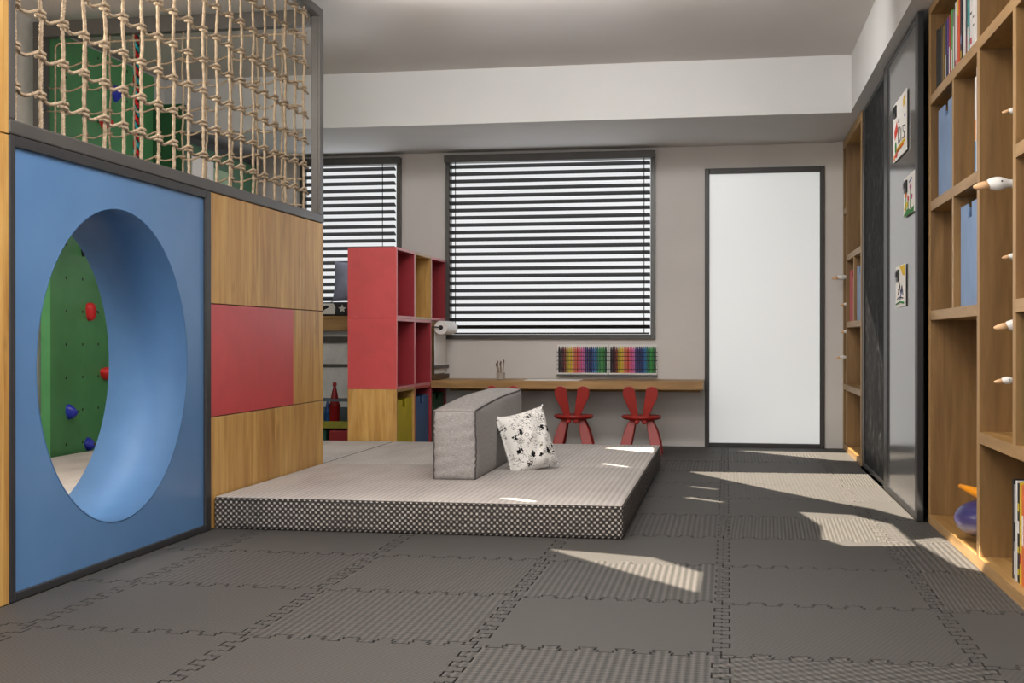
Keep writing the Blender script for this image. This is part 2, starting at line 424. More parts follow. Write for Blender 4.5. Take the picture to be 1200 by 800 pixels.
rowname = {1:'in the front row',2:'in the second row',3:'in the third row',4:'in the fourth row',5:'in the fifth row',6:'in the sixth row',7:'in the seventh row',8:'in the eighth row',9:'in the ninth row',10:'in the tenth row',11:'by the back wall'}
colname = dict(A='by the blue wall', B='second column from left', C='third column from left', D='left of middle seam', E='right of middle seam', F='along the bookcase')
kn = dict(ribs='lengthwise ribs', lateral='crosswise ribs', dots='raised dots', diagonal='coarse diagonal dashes', fine='fine grain', smooth='smooth top')
for ci, cn in enumerate('ABCDEF'):
    for r in range(0, 12):
        xa, ya = X0+T*ci, Y0+T*r+.0
        if ci < 3 and r >= 5: continue
        lo = [(xa+t, ya+o*(-1)) for t, o in TT] if True else None
        hi = [(xa+t, ya+T-o) for t, o in TT]
        le = [(xa+o*(-1), ya+t) for t, o in TT]; ri = [(xa+T-o, ya+t) for t, o in TT]
        poly = lo[:-1] + ri[:-1] + hi[::-1][:-1] + le[::-1][:-1]
        poly = offset(poly, .0028)
        ymax = YW-.005; xmin = XL+.006 if ci == 0 else -9; xmax = .93
        poly = [(min(max(x, xmin), xmax), min(y, ymax)) for x, y in poly]
        pp = []
        for q in poly:
            if not pp or abs(pp[-1][0]-q[0])+abs(pp[-1][1]-q[1]) > 1e-5: pp.append(q)
        if max(q[1] for q in pp)-min(q[1] for q in pp) < .03: continue
        kd = kinds.get((cn, r), 'smooth' if (ci+r) % 2 else 'fine')
        m = MB().prism(pp, lambda a, b, d: (a, b, d), -.012, 0)
        o = link('foam_floor_mat', m, M['foam_'+kd], origin=(xa, ya, -.012))
        if r == 0: rn = 'nearest the camera'
        else: rn = rowname[r]
        tag(o, 'grey jigsaw mat, %s, %s, %s' % (kn[kd], colname[cn], rn), 'floor mat', 'interlocking foam floor mats')

# ------------------------------------------------------------------ mattresses
def mattress(label, x0, x1, y0, y1, z0=0., z1=.137):
    t = thing('floor_mattress', label, 'mattress', ((x0+x1)/2, (y0+y1)/2, z0), 'woven grey floor mattresses')
    nx, ny = 28, 24; r = .014
    # rounded box
    prof = [(0, z0+r)] if False else None
    m = MB().box(x0, x1, y0, y1, z0, z1)
    o = link('cover', m, M['mattress'], t); b = o.modifiers.new('b', 'BEVEL'); b.width = .014; b.segments = 4
    o.data.polygons.foreach_set('use_smooth', [True]*len(o.data.polygons))
    z = MB(); n = int((x1-x0)/.035)
    for i in range(n):
        xa = x0+.02+i*(x1-x0-.04)/n
        z.box(xa, xa+.02, y1-.010, y1-.003, z1-.006, z1-.0008)
    link('zip_stitching', z, plain((120,114,110), .8), t)
    pe = MB()
    for zz in (z0+.0135, z1-.0135):
        pe.tube([(x0+.016, y0+.001, zz), ((x0+x1)/2, y0+.001, zz), (x1-.016, y0+.001, zz)], .0022, 6)
        pe.tube([(x1-.001, y0+.016, zz), (x1-.001, (y0+y1)/2, zz), (x1-.001, y1-.016, zz)], .0022, 6)
    link('piping', pe, plain((52,50,49), .8), t)
mattress('thick grey woven floor mattress with the backrest and doodle pillow on it', XL+.004, -.41, 4.985, 6.45)
mattress('rear grey woven floor mattress in front of the red cube shelf and rabbit-ear chairs', XL+.004, -.41, 6.453, 7.87)
mattress('grey woven floor mattress behind the wooden corner, next to the red cube shelf', -3.74, XL, 6.453, 7.87)
mattress('grey woven mattress glimpsed through the round tunnel', -3.85, XLB-.004, 4.9, 6.45)

# ------------------------------------------------------------------ play partition (left)
pt = thing('play_partition', 'oak, red and blue panelled partition with a round crawl-through tunnel', 'partition', (XL-.17, 4.9, 0))
def fx(a, b, d): return (d, a, b)
TH = .02
cy_, cz_, R_ = 4.19, .707, .558
core = MB().box(XLB+.021, XL-.021, 4.98, 6.44, 0, 1.42)
link('core', core, M['dark'], pt)
# near wood panels
link('wood_panel', MB().box(XL-TH, XL, 1.2, 3.465, 0, 1.417), M['oak'], pt, .001)
link('wood_panel', MB().box(XL-TH, XL, 1.2, 3.465, 1.421, 2.6), M['oak'], pt, .001)
link('rear_panel', MB().box(XLB, XLB+TH, 1.2, 3.465, 0, 2.6), M['dark'], pt)
# panel with round hole
def holed(x0, x1, mat, name):
    n = 96; mb = MB(); ya, yb, za, zb = 3.497, 4.909, .025, 1.387
    inn = [(cy_+R_*math.cos(2*PI*i/n), cz_+R_*math.sin(2*PI*i/n)) for i in range(n)]
    out = []
    for i in range(n):
        c, s = math.cos(2*PI*i/n), math.sin(2*PI*i/n)
        k = min(((yb if c > 0 else ya)-cy_)/c if abs(c) > 1e-6 else 9, ((zb if s > 0 else za)-cz_)/s if abs(s) > 1e-6 else 9)
        out.append((cy_+k*c, cz_+k*s))
    # snap corners
    for cc in ((ya,za),(ya,zb),(yb,za),(yb,zb)):
        j = min(range(n), key=lambda i: (out[i][0]-cc[0])**2+(out[i][1]-cc[1])**2); out[j] = cc
    for X in (x0, x1): mb.v += [(X, a, b) for a, b in inn] + [(X, a, b) for a, b in out]
    for i in range(n):
        j = (i+1) % n
        mb.f.append((2*n+i, 2*n+j, 3*n+j, 3*n+i)); mb.f.append((i, n+i, n+j, j))
        mb.f.append((i, j, 2*n+j, 2*n+i)); mb.f.append((n+i, 3*n+i, 3*n+j, n+j))
    return link(name, mb, mat, pt)
holed(XL-.03, XL-.008, M['blue'], 'blue_panel')
holed(XLB, XLB+.02, M['blue'], 'rear_blue_panel')
n = 96; tn = MB()
for X in (XLB-.0005, XL-.0075):
    for rr in (R_-.0015, R_+.004): tn.v += [(X, cy_+rr*math.cos(2*PI*i/n), cz_+rr*math.sin(2*PI*i/n)) for i in range(n)]
for i in range(n):
    j = (i+1) % n; tn.f += [(i, j, 2*n+j, 2*n+i), (n+i, 3*n+i, 3*n+j, n+j), (i, n+i, n+j, j), (2*n+i, 2*n+j, 3*n+j, 3*n+i)]
link('tunnel', tn, M['bluematt'], pt, smooth=True)
fr = MB()
for (xa, xb) in ((XL-.035, XL+.004), (XLB-.002, XLB+.035)):
    fr.box(xa, xb, 3.468, 3.498, 0, 1.42).box(xa, xb, 4.908, 4.962, 0, 1.42).box(xa, xb, 3.498, 4.908, 1.386, 1.42).box(xa, xb, 3.498, 4.908, 0, .026)
link('tunnel_frame', fr, plain((48,48,50), .4), pt, .003)
for nm, mt, a, b, c, d_ in (('wood_panel','oak',4.966,6.45,.951,1.418),('red_panel','red',4.966,5.981,.473,.947),('wood_panel','oak',5.985,6.45,.473,.947),('wood_panel','oak',4.966,6.45,.0,.469)):
    link(nm, MB().box(XL-TH, XL, a, b, c, d_), M[mt], pt, .0015)
link('rear_panel', MB().box(XLB, XLB+TH, 4.966, 6.45, 0, 1.418), M['oak'], pt)

# ------------------------------------------------------------------ rope nets
def net(thing_o, posf, a0, da, na, z0, dz, nz, zb, zt, rv=.0068, rh=.0062, seed=1, aend=None):
    """posf(a, off, z) -> world; a along, off = out of plane"""
    rnd = random.Random(seed); A = [a0+da*i+rnd.uniform(-.004, .004) for i in range(na)]
    for i, a in enumerate(A):
        L = int((zt-zb)/.0085); ph = rnd.uniform(0, 6)
        pts = [posf(a+.003*math.sin(ph+z*14)+.002*math.sin(z*37+ph), .002*math.sin(z*20+ph), z) for z in np.linspace(zb, zt, L)]
        link('vertical_rope', MB().tube(pts, rv, 9, 3, .034), M['rope'], thing_o)
    for j in range(nz):
        z = z0+dz*j; pts = []; R = rv+rh*.85
        zs = [z+rnd.uniform(-.004, .004) for _ in A]
        s0 = (a0-da*.5 if aend is None else aend[0]); s1 = (A[-1]+da*.5 if aend is None else aend[1])
        if j % 1 == 0:
            pts += [posf(s0+(A[0]-R-s0)*k/4, 0, zs[0]+.012-.008*math.sin(PI*k/4)) for k in range(4)]
        for i, a in enumerate(A):
            for k in range(19):
                th = k/18*3*PI
                ro = R*(1.0+.12*math.sin(k/18*PI))
                pts.append(posf(a-ro*math.cos(th), ro*math.sin(th), zs[i]+.012-.022*k/18))
            if i < na-1:
                b = A[i+1]; za, zb_ = zs[i]-.010, zs[i+1]+.012; ya, yb = a+R, b-R
                for k in range(1, 12):
                    t = k/12; sag = .011*math.sin(PI*t)
                    pts.append(posf(ya+(yb-ya)*t, .002*math.sin(t*9), za+(zb_-za)*(t*t*(3-2*t))-sag))
        pts += [posf(A[-1]+R+(s1-A[-1]-R)*k/4, 0, zs[-1]-.012+.006*math.sin(PI*k/4)) for k in range(1, 5)]
        link('horizontal_rope', MB().tube(pts, rh, 8, 3, .034), M['rope'], thing_o)
cn1 = thing('rope_climbing_net', 'knotted beige rope net in a dark frame above the blue tunnel panel', 'rope net', (XL-.02, 4.96, 1.42))
fr = MB().box(XL-.05, XL+.004, 3.468, 6.455, 1.4215, 1.468)
fr.box(XL-.05, XL, 3.468, 3.508, 1.468, 2.56)
link('bottom_rail', fr, M['darkm'], cn1, .006)
link('top_rail', MB().box(XL-.05, XL, 3.468, 6.455, 2.525, 2.57), M['darkm'], cn1, .004)
link('post', MB().box(XL-.014, XL, 6.40, 6.455, 1.468, 2.525).box(XL-.05, XL-.014, 6.29, 6.455, 1.468, 1.47), M['darkm'], cn1, .003)
link('post', MB().box(XL-.05, XL-.0145, 6.40, 6.455, 1.468, 2.525), M['darkm'], cn1, .003)
net(cn1, lambda a, o, z: (XL-.026+o, a, z), 3.545, .1405, 20, 1.572, .1315, 8, 1.466, 2.53, aend=(3.505, 6.28))
cn2 = thing('rope_climbing_net', 'second rope net across the far end of the climbing loft, seen through the front net', 'rope net', (-2.96, 6.42, 1.42))
link('top_rail', MB().box(-3.80, XL-.052, 6.39, 6.45, 2.475, 2.56), M['darkm'], cn2, .004)
link('bottom_rail', MB().box(-3.80, XL-.052, 6.39, 6.45, 1.40, 1.45), M['darkm'], cn2, .004)
link('post', MB().box(-3.80, -3.735, 6.39, 6.45, 1.45, 2.475), M['darkm'], cn2, .004)
link('inner_frame', MB().tube([(-3.68,6.42,1.45),(-3.68,6.42,2.42),(-3.66,6.42,2.44),(-3.2,6.42,2.44),(-2.22,6.42,2.44)], .006, 8), M['rope'], cn2)
net(cn2, lambda a, o, z: (a, 6.42+o, z), -3.64, .142, 10, 1.53, .132, 7, 1.45, 2.475, .006, .0055, 5, aend=(-3.735, -2.24))
cr = MB()
zs = np.linspace(.14, 2.6, 240)
cord = tag(link('climbing_rope', MB().tube([(-3.3, 6.62, z) for z in zs], .017, 9, 3, .06), (lambda t: (t.col(t.ramp(t.math('MODULO', t.math('ADD', t.math('MULTIPLY', t.sep(t.coord())[2], 11), t.math('MULTIPLY', t.sep(t.coord())[0], 25)), 1.), [(.0, (196,30,36)), (.34, (20,22,26)), (.5, (38,170,180)), (.84, (20,22,26))], True)), t.m)[1])(NT('striped_cord', .7, .3))), 'red, teal and black twisted rope hanging behind the front net', 'rope')

# ------------------------------------------------------------------ climbing wall
cw = thing('climbing_wall', 'green plywood climbing wall with coloured holds, seen through tunnel and net', 'climbing wall', (-3.8, 7.2, 0))
link('side_board', MB().box(-3.83, -3.77, 6.52, 7.82, .0, 2.55), M['green'], cw, .002)
link('end_board', MB().box(-3.77, -3.56, 7.80, 7.86, .138, 2.36), plain((34,84,48), .5), cw, .002)
def hold(x, y, z, sx, sy, sz, mat, lab, seed):
    sx, sy, sz = sx*.8, sy*.72, sz*.72
    r = random.Random(seed); bm = bmesh.new(); bmesh.ops.create_icosphere(bm, subdivisions=3, radius=1)
    ph = [r.uniform(0, 6) for _ in range(4)]
    mb = MB(); mb.smooth = True
    vs = []
    for v in bm.verts:
        p = v.co; f = 1+.14*math.sin(3*p.x+ph[0])+.12*math.sin(3.3*p.y+ph[1])+.12*math.sin(2.7*p.z+ph[2])
        t = .75+.25*p.z
        vs.append((x+max(p.x, -.25)*sx*f, y+p.y*sy*f*t, z+p.z*sz*f))
    mb.add(vs, [tuple(q.index for q in f.verts) for f in bm.faces]); bm.free()
    o = link('climbing_hold', mb, mat, cw); plabel(o, lab)
    link('hold_bolt', MB().lathe([(.007, 0), (.007, .008), (.004, .01)], (x+sx*.93, y, z), 10, 'x'), M['dark'], o)
rd, bl, bk, br = plain((206,44,48), .4), plain((44,58,180), .4), plain((24,28,44), .4), plain((96,80,40), .5)
for y, z, sy, sz, sx, mt, lab, sd in ((6.945,.964,.048,.068,.075,rd,'upper red hold',1),(7.125,.587,.062,.058,.085,rd,'red hold beside the tunnel rim',2),(6.72,.38,.055,.058,.075,bl,'rounded blue hold',3),
        (6.93,.174,.05,.05,.06,bl,'small blue hold near the floor',4),(6.885,1.335,.05,.07,.06,bk,'dark navy hold',5),(7.075,1.138,.035,.05,.05,br,'small olive hold',6),(7.24,.748,.03,.045,.05,bk,'dark hold at the tunnel rim',7),
        (7.27,2.33,.05,.07,.07,bl,'blue hold behind the net',8),(7.13,2.12,.085,.055,.08,rd,'red hold behind the net',9),(6.86,1.44,.04,.04,.05,br,'olive hold above the tunnel opening',10)):
    hold(-3.77, y, z, sx, sy, sz, mt, lab, sd)
# low green partition beyond, with a white notice board
lw = thing('climbing_partition', 'low green board partition with a dark cap rail, far behind the nets', 'partition', (-3.56, 8.5, 0))
link('board', MB().box(-3.60, -3.565, 7.87, 9.15, .1, 2.12), plain((40,92,54), .5), lw)
link('cap_rail', MB().box(-3.61, -3.555, 7.87, 9.15, 2.12, 2.16), M['black'], lw)
wb = thing('wall_poster', 'white sheet with a pale green picture on the far green partition', 'poster', (-3.56, 8.0, 1.7))
link('sheet', MB().box(-3.564, -3.556, 7.95, 8.3, 1.6, 2.04), M['paper'], wb)
link('picture', MB().box(-3.5559, -3.553, 8.3, 8.62, 1.6, 2.0), plain((150,176,140), .6), wb)

# ------------------------------------------------------------------ cube shelf
def bin_(name_label, y0, y1, z0, z1, xf, dirx, depth, mat, group, slot='centre'):
    """box open on top; front face at xf, opening toward dirx"""
    t = thing('storage_bin', name_label, 'storage bin', (xf-dirx*depth/2, (y0+y1)/2, z0), group)
    th = .006; yc = (y0+y1)/2; sw = (y1-y0)*.11; sh = (z1-z0)*.14
    xi = xf-dirx*th; poly = [(y0, z0), (y1, z0), (y1, z1), (yc+sw, z1), (yc+sw, z1-sh), (yc-sw, z1-sh), (yc-sw, z1), (y0, z1)]
    link('front_panel', MB().prism(poly, lambda a, b, d: (d, a, b), xi, xf), mat, t)
    xb = xf-dirx*depth; lo, hi = min(xi, xb), max(xi, xb)
    m = MB().box(lo, hi, y0, y0+th, z0, z1).box(lo, hi, y1-th, y1, z0, z1).box(lo, hi, y0+th, y1-th, z0, z0+th)
    m.box(min(xb, xb+dirx*th), max(xb, xb+dirx*th), y0+th, y1-th, z0+th, z1)
    link('tray', m, mat, t); return t
def cube(label, y0, y1, z0, z1, mi, me_, edge, skip=()):
    x0, x1 = -2.47, -2.136; th = .017
    t = thing('cube_shelf', label, 'shelf', ((x0+x1)/2, (y0+y1)/2, z0), 'stacked cube shelf units')
    xe = x1-.002
    link('side_panel', MB().box(x0, xe, y0, y0+th, z0, z1), mi if me_ is None else me_, t)
    link('side_panel', MB().box(x0, xe, y1-th, y1, z0, z1), mi, t)
    link('top_panel', MB().box(x0, xe, y0+th, y1-th, z1-th, z1), mi, t)
    link('bottom_panel', MB().box(x0, xe, y0+th, y1-th, z0, z0+th), mi, t)
    link('back_panel', MB().box(x0, x0+.008, y0+th, y1-th, z0+th, z1-th), mi, t)
    e = MB().box(xe, x1, y0, y0+th, z0, z1).box(xe, x1, y1-th, y1, z0, z1).box(xe, x1, y0+th, y1-th, z1-th, z1).box(xe, x1, y0+th, y1-th, z0, z0+th)
    link('front_edging', e, edge, t)
ya = [7.953, 8.44, 8.93, 9.415]; za = [0.0, .469, .937, 1.405]; g = .0015
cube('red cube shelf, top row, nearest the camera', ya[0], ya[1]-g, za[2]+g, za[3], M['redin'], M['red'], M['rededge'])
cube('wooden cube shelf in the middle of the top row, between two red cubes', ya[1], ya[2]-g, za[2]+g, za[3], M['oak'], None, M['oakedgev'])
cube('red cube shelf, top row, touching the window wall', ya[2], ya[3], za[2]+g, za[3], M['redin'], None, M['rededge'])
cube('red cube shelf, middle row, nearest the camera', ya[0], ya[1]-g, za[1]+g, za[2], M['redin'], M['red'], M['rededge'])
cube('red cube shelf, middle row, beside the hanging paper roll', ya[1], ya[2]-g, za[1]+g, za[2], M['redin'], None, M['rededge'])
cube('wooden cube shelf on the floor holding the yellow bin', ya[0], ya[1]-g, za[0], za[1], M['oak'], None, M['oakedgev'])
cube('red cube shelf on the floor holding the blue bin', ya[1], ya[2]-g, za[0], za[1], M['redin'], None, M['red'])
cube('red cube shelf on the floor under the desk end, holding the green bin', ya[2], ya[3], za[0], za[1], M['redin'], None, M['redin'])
yel, blu, grn, rdb, lbl = plain((196,178,36), .5), plain((70,104,146), .5), plain((40,104,62), .5), plain((190,52,62), .5), plain((122,150,190), .5)
bin_('yellow storage bin in the wooden floor cube', ya[0]+.03, ya[1]-.035, .02, .395, -2.15, 1, .28, yel, 'bins in the cube shelf')
bin_('dark blue storage bin in the red floor cube', ya[1]+.03, ya[2]-.035, .02, .395, -2.15, 1, .28, blu, 'bins in the cube shelf')
bin_('green storage bin under the desk end', ya[2]+.03, ya[3]-.035, .02, .395, -2.15, 1, .28, grn, 'bins in the cube shelf')

# paper roll easel in the missing cube
er = thing('paper_roll_easel', 'white paper roll on a black rod with paper hanging in front of a board', 'paper roll', (-2.1, 9.15, .505))
link('back_board', MB().box(-2.165, -2.15, 8.95, 9.41, .505, .935), M['oakx'], er)
prf = [(.016,-.0), (.048,-.0), (.05,.004), (.05,.40), (.048,.404), (.016,.404)]
o = MB(); o.lathe([(.017,0),(.0495,0),(.0505,.003),(.0505,.347),(.0495,.35),(.017,.35)], (-2.075, 8.97, .885), 32, 'y'); o.smooth = False
rl = link('paper_roll', o, M['paper'], er); 
m = MB(); m.lathe([(.0165,-.002),(.0165,.354)], (-2.075, 8.97, .885), 20, 'y'); link('core_end', m, M['black'], rl)
link('rod', MB().tube([(-2.135, 8.95, .89), (-2.10, 8.945, .888), (-2.075, 8.945, .885), (-2.075, 9.1, .885), (-2.075, 9.33, .885)], .005, 8), M['dark'], er)
link('hanging_paper', MB().box(-2.128, -2.126, 8.985, 9.36, .545, .90), M['paper'], er)
link('clamp_bar', MB().box(-2.124, -2.112, 8.95, 9.40, .582, .606), plain((84,80,78), .5), er)
link('clamp_bar', MB().box(-2.124, -2.108, 8.95, 9.40, .505, .536), plain((86,62,34), .5), er)

# desk
dk = thing('wall_desk', 'long thin oak desk board fixed along the window wall', 'desk', (-1.15, 9.15, .44))
link('worktop', MB().box(-2.134, -.169, 8.9, 9.415, .441, .50), M['oakx'], dk, .002)
link('wall_batten', MB().box(-2.10, -.20, 9.38, 9.415, .405, .4405), M['oakx'], dk)
pp = link('paper_sheet', MB().box(-1.45, -1.05, 8.93, 9.2, .5005, .504), M['paper']); tag(pp, 'white sheet of paper lying on the desk behind the backrest', 'paper')
pc = thing('pencil_cup', 'small clear cup of long brown brushes on the desk', 'brush cup', (-1.66, 9.15, .5), None)
link('cup', MB().lathe([(.028,0),(.03,.002),(.034,.05),(.031,.05),(.027,.004)], (-1.66, 9.15, .5005), 20), plain((168,160,150), .3), pc)
rr = random.Random(3)
for i in range(5):
    a = rr.uniform(0, 6.28); r0, r1 = .012, .03
    p0 = (-1.66+r0*math.cos(a), 9.15+r0*math.sin(a), .507); p1 = (-1.66+r1*math.cos(a)-.008, 9.15+r1*math.sin(a), .60+rr.uniform(0, .035))
    mid = tuple((q+w_)/2 for q, w_ in zip(p0, p1))
    b = link('paintbrush', MB().tube([p0, mid, p1], [.0035, .0045, .003], 8), plain((138,116,98), .6)); tag(b, 'thin brown paintbrush standing in the cup on the desk', 'paintbrush', 'brushes in the desk cup')
    link('bristles', MB().lathe([(.004,0),(.006,.01),(.001,.024)], (p1[0], p1[1], p1[2]-.003), 8), plain((104,84,70), .8), b)

# pencil racks
cols = [(38,34,40),(60,30,42),(96,34,46),(140,66,40),(176,160,40),(214,196,56),(222,190,60),(226,150,110),(224,120,90),(214,70,54),(226,110,140),(222,96,160),(214,120,180),(74,60,120),(52,44,104),(40,40,96),(36,60,120),(46,90,160),(48,130,176),(40,120,110),(44,140,80),(70,170,80),(50,130,62),(28,78,52)]
cname = ['black','dark plum','maroon','brown','olive','yellow','golden','peach','salmon','red','rose','magenta','light pink','violet','indigo','navy','deep blue','mid blue','sky blue','teal','sea green','bright green','leaf green','dark green']
for ri, (xa, xb) in enumerate(((-1.262,-.893),(-.868,-.525))):
    side = ('left', 'right')[ri]
    rk = thing('pencil_rack', 'white wall rack with black cords full of coloured pencils, %s of the pair' % side, 'pencil rack', ((xa+xb)/2, 9.40, .525))
    link('back_plate', MB().box(xa-.008, xb+.008, 9.408, 9.419, .535, .76), M['white'], rk)
    link('ledge', MB().box(xa-.008, xb+.008, 9.375, 9.408, .535, .546), M['white'], rk)
    link('base_strip', MB().box(xa-.01, xb+.01, 9.37, 9.415, .522, .5345), M['darkm'], rk)
    for k in range(5):
        z = .575+.032*k
        link('cord', MB().tube([(xa-.0115, 9.392, z), (xa-.009, 9.379, z), ((xa+xb)/2, 9.379, z), (xb+.009, 9.379, z), (xb+.0115, 9.392, z)], .0022, 6), M['black'], rk)
    nP = 24; w_ = (xb-xa)/nP
    for i in range(nP):
        xx = xa+w_*(i+.5); h = .744+rr.uniform(-.004, .004); mt = plain(cols[i], .4, .03)
        m = MB(); m.lathe([(.0068, 0), (.0068, h-.547-.02), (.0066, h-.547-.019)], (xx, 9.394, .547), 6)
        p = link('coloured_pencil', m, mt, smooth=False); tag(p, '%s pencil upright in the %s wall rack, %s' % (cname[i], side, 'at its left end' if i == 0 else 'at its right end' if i == nP-1 else 'next to the %s one' % cname[i-1]), 'pencil', 'coloured pencils in the wall racks')
        m = MB(); m.lathe([(.0066, 0), (.0025, .015), (.0004, .02)], (xx, 9.394, h-.0185), 6); link('tip', m, mt, p)

# rabbit-ear chairs
def ear_poly(s):
    pts = []; cx, cy, r = s*.078, .433, .043
    for k in range(13):
        a = PI*(-.08+1.16*k/12); pts.append((cx+r*math.cos(a), cy+r*math.sin(a)))
    pts += [(s*.078-.043+ (s*-.004), .40), (s*.033-.02, .262), (s*.033+.02, .262), (s*.078+.043+(s*-.004), .40)]
    return pts
def make_chair():
    t = thing('rabbit_ear_chair', '', 'chair', (0,0,0), 'red rabbit-ear chairs at the desk')
    link('seat', MB().lathe([(.085,.236),(.125,.244),(.138,.256),(.138,.266),(.128,.271),(.02,.268)], (0,0,0), 40), M['chair'], t, smooth=False).data.polygons.foreach_set('use_smooth', [False]*0+[True]*(40*5+2))
    for s in (-1, 1):
        pl = ear_poly(s)
        link('ear_backrest', MB().prism(pl, lambda a, b, d: (a, d-.10-(b-.262)*.12, b), -.011, .011), M['chair'], t, .005)
        # hub knuckle
        link('knuckle', MB().lathe([(.010,-.02),(.019,-.014),(.019,.014),(.010,.02)], (s*.026, -.10, .232), 16, 'y'), M['chair'], t)
    for s in (-1, 1):
        for f in (-1, 1):
            pl = [(s*.035,.238),(s*.080,.238),(s*.112,.17),(s*.135,.09),(s*.146,.0),(s*.082,.0),(s*.062,.09),(s*.046,.17)]
            link('leg', MB().prism(pl, lambda a, b, d: (a, f*(.045+(.238-b)*.26)+d, b), -.012, .012), M['chair'], t, .004)
    return t
def copy_tree(o, loc, label, rz=0):
    c = o.copy(); C.objects.link(c); c.location = loc; c['label'] = label; c.rotation_euler = (0,0,rz)
    for ch in o.children:
        k = ch.copy(); C.objects.link(k); k.parent = c
        for g2 in ch.children:
            q = g2.copy(); C.objects.link(q); q.parent = k
    return c
ch = make_chair(); ch.location = (-.588, 8.73, 0); ch['label'] = 'red rabbit-ear chair at the desk, nearest the white door'
copy_tree(ch, (-1.063, 8.73, 0), 'red rabbit-ear chair at the desk, just right of the doodle pillow', .02)
copy_tree(ch, (-1.545, 8.73, 0), 'red rabbit-ear chair mostly hidden behind the grey backrest, only ear tips showing', -.02)

# ------------------------------------------------------------------ backrest and pillow
bk_ = thing('backrest_cushion', 'thick grey linen backrest bolster standing on the front mattress', 'cushion', (-1.26, 6.4, .137))
def bolster():
    x0, x1, y0, y1, z0 = -1.367, -1.168, 5.765, 7.1, .139
    nx, ny, nz = 14, 50, 22; bm = bmesh.new()
    def f(u, v, w):  # u,v,w in 0..1
        yy = y0+(y1-y0)*v; zt = .462+.050*v**1.0+.010*math.sin(PI*min(1, v*1.15))
        x = x0+(x1-x0)*u; z = z0+(zt-z0)*w; y = yy
        # puff
        bx, by, bz = math.sin(PI*u), math.sin(PI*v), math.sin(PI*w)
        if u in (0, 1): x += (1 if u else -1)*.018*(by**.4)*(bz**.5)
        if v in (0, 1): y += (1 if v else -1)*.022*(bx**.5)*(bz**.4); 
        if w == 1: z += .020*(bx**.6)*(by**.3)
        if v == 0:   # gathered wrinkles on the end face
            y += .0035*math.sin(w*58+1.6*math.sin(u*5))*abs(u-.5)*2 - .006*math.exp(-((w-.38)/.03)**2)*by if False else .0075*math.sin(w*46+2*math.sin(u*4+w*9))*(.25+abs(u-.5)*1.5)*(bz**.3)
        if u == 1: x += .004*math.sin(v*23+w*4)*bz
        return (x, y, z)
    mb = MB(); idx = {}
    def vid(i, j, k):
        if (i, j, k) not in idx: idx[(i, j, k)] = len(mb.v); mb.v.append(f(i/nx, j/ny, k/nz))
        return idx[(i, j, k)]
    for i in range(nx):
        for j in range(ny):
            for k in (0, nz): mb.f.append((vid(i,j,k), vid(i+1,j,k), vid(i+1,j+1,k), vid(i,j+1,k)))
    for i in range(nx):
        for k in range(nz):
            for j in (0, ny): mb.f.append((vid(i,j,k), vid(i+1,j,k), vid(i+1,j,k+1), vid(i,j,k+1)))
    for j in range(ny):
        for k in range(nz):
            for i in (0, nx): mb.f.append((vid(i,j,k), vid(i,j+1,k), vid(i,j+1,k+1), vid(i,j,k+1)))
    mb.smooth = True
    link('cover', mb, M['linen'], bk_)
    def edge(pts): return [f(*p) for p in pts]
    dk_ = plain((84,80,80), .8)
    for u in (0, 1):
        pts = edge([(u, 0, k/20) for k in range(21)]); link('piping', MB().tube(pts, .0042, 8), dk_, bk_)
        pts = edge([(u, k/30, 1) for k in range(31)]); link('piping', MB().tube(pts, .0036, 8), dk_, bk_)
    pts = edge([(k/10, 0, 1) for k in range(11)]); link('piping', MB().tube(pts, .003, 8), plain((160,156,152), .8), bk_)
bolster()
def pillow(name, label, W, H, TK, mat, loc, rot, cat='pillow', seed=0, crump=.012, pinch=.06):
    t = thing(name, label, cat, (0,0,0)); n = 36; mb = MB(); r = random.Random(seed); ph = [r.uniform(0, 6) for _ in range(6)]
    for sgn in (1, -1):
        for i in range(n+1):
            for j in range(n+1):
                u, v = -1+2*i/n, -1+2*j/n
                e = max(0, (1-u**4)*(1-v**4))**.55
                px = u*(1-pinch*(1-v*v)*abs(u)**2.0); pz = v*(1-pinch*(1-u*u)*abs(v)**2.0)
                th = e*(TK/2)+crump*e*(math.sin(4*u+ph[0]+2*v)+.8*math.sin(6*v+ph[1]+3*u*u)+.5*math.sin(9*u-5*v+ph[2]))*.5
                edge_w = .006*math.sin(7*u+ph[3]) + .006*math.sin(8*v+ph[4])
                mb.v.append((px*W/2+edge_w*(abs(v)>.9), sgn*th+.01*math.sin(3*u+ph[5])*v, (pz*H/2)+edge_w*(abs(u)>.9)))
    N = (n+1)**2
    for i in range(n):
        for j in range(n):
            a = i*(n+1)+j; mb.f.append((a, a+1, a+n+2, a+n+1)); mb.f.append((N+a, N+a+n+1, N+a+n+2, N+a+1))
    mb.smooth = True
    o = link('cover', mb, mat, t); w_ = o.modifiers.new('weld', 'WELD'); w_.merge_threshold = .0015
    pts = [( -1+2*k/20, -1) for k in range(20)]+[(1, -1+2*k/20) for k in range(20)]+[(1-2*k/20, 1) for k in range(20)]+[(-1, 1-2*k/20) for k in range(21)]
    P3 = []
    for u, v in pts:
        px = u*(1-pinch*(1-v*v)*abs(u)**2.0); pz = v*(1-pinch*(1-u*u)*abs(v)**2.0); ew = .006*math.sin(7*u+ph[3]) + .006*math.sin(8*v+ph[4])
        P3.append((px*W/2+ew*(abs(v) > .9), .01*math.sin(3*u+ph[5])*v, pz*H/2+ew*(abs(u) > .9)))
    link('seam', MB().tube(P3, .0025, 6), mat, t)
    t.location = loc; t.rotation_euler = rot; return t
pillow('throw_pillow', 'white pillow with black doodle print leaning on the grey backrest', .27, .31, .14, M['doodle'], (-1.008, 6.31, .278), (-.30, -.20, .62), seed=4, crump=.016, pinch=.05)

